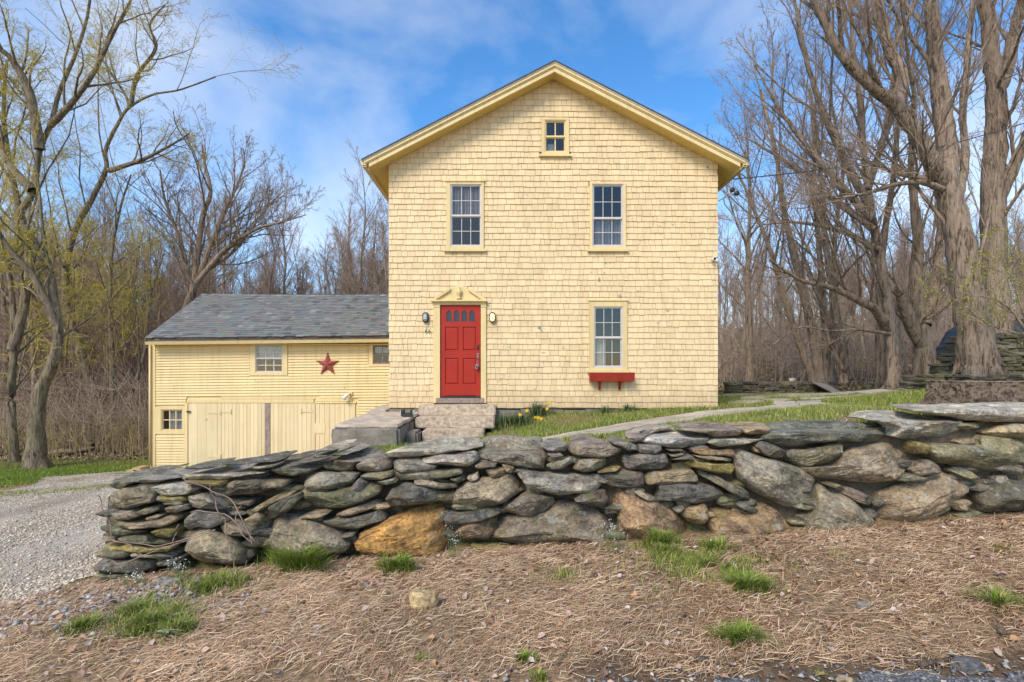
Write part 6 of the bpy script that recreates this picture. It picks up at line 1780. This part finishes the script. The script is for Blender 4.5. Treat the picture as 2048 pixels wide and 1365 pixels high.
# lawn behind the wall
n = 190000
Y = 5.0 + rg.random(n)**1.2*13; X = rg.uniform(-.25, 1.0, n)*Y*.98
ok = (Y > np.interp(X, WALL_X, WALL_Y)+.45) & ~((X > XL-.1) & (X < XR+.05) & (Y > 11.33)) & ~((X < -.4) & (Y > 9.85)) & ~((X < -1.7) & (Y > 9.4)) & (X > -2.9) & ~((X > 8.8) & (Y > 11.2))
pn = pt_noise(X, Y, 1.3, .7) + .6*pt_noise(X, Y, 3.1, 2.0)
ok &= pn > -.40 + .25*((X > .8) & (X < 4.5) & (Y < 8.5))
pathp = np.array([(-.8, 7.2), (.5, 7.7), (1.83, 8.3), (3.44, 9.4), (5.0, 10.3), (6.2, 11.06), (6.8, 12.2)])
dm = np.full(n, 9.0)
for a, b in zip(pathp[:-1], pathp[1:]):
    ab = b-a; t = np.clip(((X-a[0])*ab[0]+(Y-a[1])*ab[1])/(ab@ab), 0, 1); dm = np.minimum(dm, np.hypot(X-a[0]-t*ab[0], Y-a[1]-t*ab[1]))
ok &= dm > .50
blades('lawn_grass', X[ok], Y[ok], .075, .0045, .6, GRY, 'patchy green lawn between the stone wall and the house', rg, 1)
n = 16000
Y = rg.uniform(11, 19, n); X = -rg.uniform(.62, 1.05, n)*Y
ok = (~inside(X, Y, DRIVE)) & (Y < 17.5 + .0*X) & (X < -10.9)
blades('verge_grass', X[ok], Y[ok], .07, .006, .5, GRN, 'bright green grass strip between gravel and left woods', rg, 1)
n = 14000
Y = rg.uniform(5.2, 12, n); X = rg.uniform(-.35, .98, n)*Y
dd_ = pt_noise(X, Y, 1.3, .7) + .6*pt_noise(X, Y, 3.1, 2.0)
ok = (dd_ < -.05) & (Y > np.interp(X, WALL_X, WALL_Y)+.45) & (X > -.4) & ~((X > XL) & (X < XR) & (Y > 11.3)) & (X < 8.5)
blades('lawn_straw', X[ok], Y[ok], .03, .004, 1.8, STRAW, 'tan dead grass between the green lawn patches', rg, 1, cat='dead grass')

n = 3800
X = rg.uniform(-10.2, -6.6, n); Y = 9.35 + rg.normal(0, .28, n) - .12*(X + 8.5)
k = (pt_noise(X, Y, 2.2, .3) > -.35)
blades('drive_grass', X[k], Y[k], .05, .005, .8, GRY, 'thin grass strip between the two bands of gravel', rg, 1)
# tufts that stand out are things
def tuft(px, py, wpx, hpx, label, cnt_, d=None, cols=GRN, straw=.06, name='grass_tuft', cat='grass tuft', lean=.55):
    cnt = int(cnt_*1.7)
    if d is None: d = 1.52*1024/(py-750)
    c = P(px, py, d); R_ = wpx/2/1024*d; hh = hpx/1024*d
    r_ = np.abs(rg.normal(0, .45, cnt)); t = rg.uniform(0, 6.28, cnt)
    X = c[0]+R_*1.15*r_*np.cos(t); Y = c[1]+R_*.8*r_*np.sin(t)
    z = gz(c[0], c[1])
    e = empty(name, (c[0], c[1], z)); tag(e, label, cat)
    X = X + .35*R_*np.sin(t*3+px); cols = list(cols)*4 + [(.50, .40, .20), (.36, .34, .10), (.24, .27, .06)]
    o = blades('blades', X, Y, hh*.72*(1.2-.7*np.minimum(r_, 1)), .0025 if d < 6 else .005, lean, cols, None, rg, 2, kind=None, parent=e, dirn=t + rg.normal(0, .5, cnt), flat=.15)
    o['kind'] = 'stuff'
    return e
tuft(600, 1140, 105, 60, 'thick dark green grass tuft with straw at its foot, before the left boulders', 620, lean=.8)
tuft(548, 1118, 40, 40, 'thin grass tuft beside the thick dark tuft', 130)
tuft(795, 1140, 85, 42, 'wide grass tuft under the orange boulder', 420)
tuft(1500, 1175, 95, 40, 'leaning bright grass tuft below the big grey boulders', 460, lean=.9)
tuft(1480, 1265, 100, 38, 'low bright grass tuft near the road edge', 380, lean=.9)
tuft(1050, 1298, 46, 24, 'small round bright grass tuft on the straw', 150)
tuft(1078, 1330, 34, 26, 'little yellow-green sprout tuft near the asphalt', 90, cols=[(.22, .26, .03), (.28, .30, .05)])
tuft(842, 1300, 34, 20, 'faint small grass tuft below the tan rock', 60)
tuft(1995, 1205, 100, 40, 'coarse long-bladed grass clump at the right edge of the bank', 190, lean=1.1)
tuft(1320, 1100, 80, 48, 'tall grass tuft growing against the rusty brown boulder', 330)
tuft(1430, 1105, 90, 34, 'sparse grass tuft against the brown boulder beside the slate chip', 240)
tuft(415, 1180, 60, 24, 'small grass tuft below the left boulder', 200)
tuft(1645, 1325, 26, 16, 'tiny green weed by the road edge', 40)
# plants by the house wall
DAF = [(0.06, 0.115, 0.05), (0.05, 0.10, 0.035), (0.085, 0.14, 0.06)]
for k, (px, py, w, h_, c, d, lab) in enumerate(((1075, 832, 56, 36, 260, 11.1, 'tall daffodil leaf clump with yellow blooms by the wall'), (1022, 848, 90, 36, 420, 10.6, 'spreading daffodil clump beside the granite steps'), (1210, 822, 34, 20, 80, 11.15, 'small bulb leaf clump below the window box'), (1260, 822, 60, 20, 110, 11.15, 'broad bulb leaf clump right of the window box bracket'))):
    e = tuft(px, py, w, h_, lab, c, d=d, cols=DAF, name='daffodil_clump', cat='daffodils', lean=.45)
    if k < 2:
        for (fx, fy) in (((1098, 806), (1094, 818), (1070, 836)), ((1040, 830), (1054, 822), (1082, 838), (1076, 836)))[k]:
            q = Vector(P(fx, fy, d-.15)); fm = MB()
            for s in range(6):
                a = s*math.pi/3
                fm.v += [(q.x, q.y, q.z), (q.x+.03*math.cos(a-.4), q.y-.01, q.z+.03*math.sin(a-.4)), (q.x+.05*math.cos(a), q.y, q.z+.05*math.sin(a)), (q.x+.03*math.cos(a+.4), q.y-.01, q.z+.03*math.sin(a+.4))]
                b = len(fm.v); fm.f.append((b-4, b-3, b-2, b-1))
            fm.lathe((q.x, q.y, q.z), [(.012, 0), (.016, .02), (.022, .035)], 8, 'y')
            if 'petal' not in M: M['petal'] = simple('daffodil_petal', (.75, .50, .02), .6, .1, 9, 0)
            fm.build('bloom', M['petal'], e)
# fallen leaves
n = 6200
X = rg.uniform(-4, 6.4, n); Y = 2.5+rg.random(n)*2.6
k = (Y < np.interp(X, WALL_X, WALL_Y)+.0) & (X > -3.4 + (Y-3.2)*-.6)
k &= rg.random(n) < .45 + .55*sstep(.9, 0, np.interp(X, WALL_X, WALL_Y)-Y - .1)
X, Y = X[k], Y[k]; n = len(X)
LEAF = np.array([(0.50, 0.35, 0.27), (0.38, 0.22, 0.145), (0.56, 0.44, 0.37), (0.24, 0.125, 0.08), (0.44, 0.25, 0.12), (0.36, 0.215, 0.165)])
a = rg.uniform(0, 6.28, n); s = .007 + .022*rg.random(n)**1.6; t1, t2 = rg.normal(0, .35, n), rg.normal(0, .35, n)
u = np.stack([np.cos(a), np.sin(a), t1], -1)*s[:, None]; v = np.stack([-np.sin(a), np.cos(a), t2], -1)*s[:, None]*.6
c0 = np.stack([X, Y, H(X, Y)+.016+rg.uniform(0, .012, n)], -1); up = np.array([0, 0, 1.])*s[:, None]*.35
V = np.stack([c0-u, c0-u*.35+v+up, c0+u*.45+v*.9+up, c0+u, c0+u*.45-v*.9+up, c0-u*.35-v+up], 1).reshape(-1, 3); i0 = np.arange(n)*6
F = np.concatenate([np.stack([i0, i0+3, i0+2, i0+1], -1), np.stack([i0, i0+5, i0+4, i0+3], -1)])
tag(fast('leaf_litter', V, F, M['leafattr'], None, np.repeat(LEAF[rg.integers(0, 6, n)]*rg.uniform(.75, 1.15, n)[:, None], 6, 0)), 'fallen brown and pinkish leaves littering the straw', 'leaves', kind='stuff')

# gravel stones
def pebbles(name, X, Y, smin, smax, cols, label, rng):
    n = len(X); ico = np.array([(1, 0, 0), (-1, 0, 0), (0, 1, 0), (0, -1, 0), (0, 0, 1), (0, 0, -1)], float)
    f = np.array([(0, 2, 4), (2, 1, 4), (1, 3, 4), (3, 0, 4), (2, 0, 5), (1, 2, 5), (3, 1, 5), (0, 3, 5)])
    s = smin*(smax/smin)**(rng.random(n)**1.8)
    sc = np.stack([s*rng.uniform(.7, 1.4, n), s*rng.uniform(.7, 1.3, n), s*rng.uniform(.4, .8, n)], -1)
    a = rng.uniform(0, 6.28, n); ca, sa = np.cos(a), np.sin(a)
    v = ico[None]*sc[:, None, :] * rng.uniform(.75, 1.2, (n, 6, 1))
    vx = v[..., 0]*ca[:, None]-v[..., 1]*sa[:, None]; vy = v[..., 0]*sa[:, None]+v[..., 1]*ca[:, None]
    V = np.stack([vx+X[:, None], vy+Y[:, None], v[..., 2]+(H(X, Y)+.012+s*.25)[:, None]], -1).reshape(-1, 3)
    F = (np.arange(n)[:, None, None]*6+f[None]).reshape(-1, 3)
    c = np.array(cols)[rng.integers(0, len(cols), n)]*rng.uniform(.75, 1.15, n)[:, None]
    return tag(fast(name, V, F, M['attr'], None, np.repeat(c, 6, 0)), label, 'gravel', kind='stuff')
GRV = [(.66, .55, .41), (.55, .45, .33), (.76, .66, .52), (.42, .36, .29), (.58, .45, .31), (.34, .30, .25)]
n = 60000
Y = 2.9+rg.random(n)**1.7*12.5; X = -rg.uniform(.60, 1.08, n)*Y
k = inside(X, Y, DRIVE) | ((rg.random(n) < .12) & (Y < 4.2) & (X < -3.0))
k &= rg.random(n) < np.clip(.75 + .6*np.sin((X - Y*.15)*2.6 + .6*np.sin(Y)), .12, 1)
pebbles('gravel', X[k], Y[k], .005, .019, GRV, 'loose pale gravel on the driveway', rg)
n = 1300
X = rg.normal(-2.55, .35, n); Y = rg.normal(3.45, .20, n)
k = (Y < np.interp(X, WALL_X, WALL_Y)-.03) & (Y > 2.6)
pebbles('pebbles', X[k], Y[k], .006, .026, [(.50, .47, .43), (.36, .35, .35), (.42, .36, .30), (.25, .26, .28)], 'small white and grey pebbles spilled below the wall end', rg)
n = 900
X = rg.uniform(-2.6, 5, n); Y = np.interp(X, REX, REY) + rg.normal(0, .06, n)
pebbles('roadside_grit', X, Y, .005, .020, [(.25, .245, .24), (.36, .32, .27), (.14, .14, .145), (.45, .42, .38)], 'crumbled asphalt and grit along the road edge', rg)

# single rocks and bits on the bank
def rock(name, px, py, w, h_, tone, label, cat='rock', mat='stone', d=None, flat=.7, sink=.25):
    d = d or 1.54*1024/(py-750); c = Vector(P(px, py, d)); z = gz(c.x, c.y); R_ = w/2/1024*d; hh = h_/1024*d
    bm = bmesh.new(); bmesh.ops.create_icosphere(bm, subdivisions=3, radius=1)
    sd = Vector((px*.13, py*.07, 1))
    for v in bm.verts:
        q = v.co.copy(); k = 1 + .28*mnoise.noise(q*1.1+sd) + .10*mnoise.noise(q*3+sd)
        v.co = Vector((q.x*R_*k, q.y*R_*flat*k, max(-.3, min(.75, q.z*1.2))*hh*.75*k))
    me = bpy.data.meshes.new(name); bm.to_mesh(me); bm.free(); me.materials.append(M[mat])
    o = bpy.data.objects.new(name, me); COL.objects.link(o); o.location = (c.x, c.y, z + hh*.34)
    o.color = (*tone, 1); tag(o, label, cat); return o
rock('rock', 848, 1212, 60, 40, (.60, .43, .23), 'blunt tan rock lying alone on the straw bank')
rock('rock', 350, 1241, 22, 14, (.62, .60, .58), 'small white rock in the green grass patch')
rock('rock', 338, 1176, 44, 14, (.36, .33, .28), 'flat pale slab near the wall end')
rock('rock', 1728, 1214, 26, 14, (.34, .33, .32), 'small grey flat stone in the straw')
rock('rock', 275, 1210, 14, 12, (.60, .57, .54), 'round white pebble by the wall end')
rock('rock', 1935, 1327, 56, 24, (.16, .16, .165), 'dark broken asphalt lump at the road edge')
rock('rock', 1690, 1344, 34, 14, (.40, .31, .20), 'tan stone on the road edge')
rock('rock', 2004, 1122, 24, 12, (.17, .12, .02), 'yellow mossy lump on the right side of the bank')
rock('rock', 1585, 759, 14, 8, (.60, .56, .48), 'pale rounded stone on top of the low patio wall', d=16.7).location.z = 1.42
# mullein rosette
def rosette(px, py, r_, label):
    d = 1.54*1024/(py-750); c = Vector(P(px, py, d)); z = gz(c.x, c.y)
    e = empty('mullein_rosette', (c.x, c.y, z)); tag(e, label, 'plant')
    if 'mul' not in M: M['mul'] = simple('mullein_leaf', (.33, .38, .22), .85, .15, 20, .1)
    for k in range(8):
        a = k*2.4; L_ = r_*(1-.07*k); w = L_*.32; up = .25+.1*k
        vs = []
        for q, (t, ww) in enumerate(((0, .25), (.35, .9), (.7, 1), (1, .15))):
            for s in (-1, 0, 1):
                vs.append((c.x+math.cos(a)*L_*t-math.sin(a)*w*ww*s, c.y+math.sin(a)*L_*t+math.cos(a)*w*ww*s, z+.02+up*L_*math.sin(t*2.2)*.8 + (.012 if s else 0)))
        mobj('leaf', vs, [(q*3+s, q*3+s+1, q*3+s+4, q*3+s+3) for q in range(3) for s in range(2)], M['mul'], e, True)
rosette(330, 1278, .062, 'pale grey-green mullein rosette in the left grass patch')
# pine cones, bark, twig
def cone(px, py, L_, label, ang):
    d = 1.54*1024/(py-750); c = Vector(P(px, py, d)); c.z = gz(c.x, c.y)+.03
    t = Vector((math.cos(ang), math.sin(ang)*.4, .1)).normalized()
    e = empty('pine_cone', c); tag(e, label, 'pine cone')
    MB().tube([c+t*L_*(q-.5) for q in (0, .2, .5, .8, 1)], [L_*.16, L_*.26, L_*.25, L_*.17, L_*.05], 9).build('core', M['bark_stump'], e, True)
    u = t.cross(Vector((0, 0, 1))).normalized(); w = u.cross(t)
    sm = MB()
    for k in range(46):
        a = k*2.4; s = k/46; r_ = L_*(.27-.17*s); p = c+t*L_*(s-.5); o = u*math.cos(a)+w*math.sin(a); q = t.cross(o)
        b = len(sm.v); sm.v += [tuple(p+o*r_*.6-q*.008), tuple(p+o*r_*.6+q*.008), tuple(p+o*r_*1.25+t*.012+q*.006), tuple(p+o*r_*1.25+t*.012-q*.006)]; sm.f.append((b, b+1, b+2, b+3))
    sm.build('scales', M['bark_stump'], e)
cone(1402, 1314, .075, 'pine cone on the straw near the bottom edge', .5)
cone(2003, 1268, .07, 'upright brown pine cone at the right of the bank', 1.4)
def lay(name, pts, r_, mat, label, cat, lift=.02):
    q = []
    for px, py in pts:
        d = 1.54*1024/(py-750); c = P(px, py, d); q.append((c[0], c[1], gz(c[0], c[1])+lift))
    n = len(q); return tag(MB().tube(q, [r_*(1-.5*i/(n-1)) for i in range(n)], 6).build(name, M[mat], None, True), label, cat)
lay('twig', [(1680, 1227), (1720, 1226), (1770, 1230), (1810, 1232)], .005, 'cutwood', 'straight pale twig lying on the straw', 'twig', .03)
lay('bark_strip', [(1838, 1322), (1865, 1320), (1890, 1315), (1906, 1306)], .018, 'bark_stump', 'dark curved bark strip at the road edge', 'bark')
lay('twig', [(1112, 1318), (1130, 1300), (1142, 1288)], .005, 'bark_brown', 'short dark twig leaning in the straw near the bottom', 'twig', .03)

# dead vine over the left end of the wall
vine = empty('dead_vine', P(520, 1100, 3.8)); tag(vine, 'leafless brown vine stems trailing over the left end of the wall', 'vine')
for pts in ([(505, 1090), (470, 1010), (420, 980), (370, 960), (358, 945)], [(510, 1085), (460, 1035), (400, 1022), (380, 1026)], [(445, 1040), (430, 1005), (418, 968)], [(448, 1035), (455, 1080), (465, 1120), (470, 1150)],
            [(430, 1060), (380, 1080), (330, 1095), (290, 1110), (240, 1128), (210, 1115)], [(420, 1060), (350, 1085), (300, 1092), (235, 1078)], [(285, 1115), (265, 1095), (232, 1082), (205, 1085), (180, 1105), (170, 1140), (163, 1180)], [(505, 1090), (480, 1060), (472, 1030), (482, 1012)], [(195, 990), (215, 1040), (230, 1085)], [(345, 1095), (350, 1070), (356, 1050)]):
    L_ = smooth_line([P(x, y, float(dwall(x))-.16) for x, y in pts], len(pts)*4)
    L_[:, 1] += np.sin(np.arange(len(L_))*1.3)*.012
    MB().tube(list(L_), list(np.linspace(.0046, .0024, len(L_))), 5).build('stem', M['twig_red'], vine, True)
# white-flowered cress
def cress(px, py, wpx, hpx, label, n=26):
    d = float(dwall(px)) - .14; c = Vector(P(px, py, d)); z = gz(c.x, c.y)
    e = empty('bittercress', (c.x, c.y, z)); tag(e, label, 'weed')
    sm = MB(); fl_ = []
    for k in range(n):
        x = c.x + rg.normal(0, wpx/1024*d*.3); y = c.y + rg.normal(0, .05); h_ = hpx/1024*d*rg.uniform(.5, 1.1)
        p = [(x, y, z), (x+rg.normal(0, .01), y, z+h_*.5), (x+rg.normal(0, .025), y, z+h_)]
        sm.tube(p, [.0018, .0014, .001], 3, False)
        for q in range(4): fl_.append((p[2][0]+rg.normal(0, .008), y+rg.normal(0, .008), p[2][2]+rg.normal(0, .008)))
    if 'cress' not in M: M['cress'] = simple('cress_stem', (.10, .15, .04), .8, .2, 20, 0)
    sm.build('stems', M['cress'], e)['kind'] = 'stuff'
    flecks('flowers', np.array(fl_), .0055, [(.75, .75, .70)], rg, e)['kind'] = 'stuff'
cress(360, 1135, 40, 42, 'white-flowered cress at the left boulder', 30)
cress(265, 1150, 70, 30, 'white-flowered cress below the dark wall end stones', 30)
cress(905, 1115, 22, 60, 'thin white-flowered cress beside the orange boulder', 16)
cress(1225, 1105, 60, 56, 'white-flowered cress between the two largest brown boulders', 34)
# leaf litter on the woodland floor
n = 26000
Y = 17.3 + rg.random(n)**1.5*26; X = np.where(rg.random(n) < .6, rg.uniform(.38, 1.05, n), -rg.uniform(.55, 1.05, n))*Y
pos = np.stack([X, Y, H(X, Y)+.02], -1)
o = flecks('woodland_litter', pos, .075, [(0.30, 0.20, 0.13), (0.22, 0.14, 0.085), (0.40, 0.30, 0.20), (0.13, 0.14, 0.03)], rg, None)
tag(o, 'dead brown leaves covering the woodland floor', 'leaves', kind='stuff')
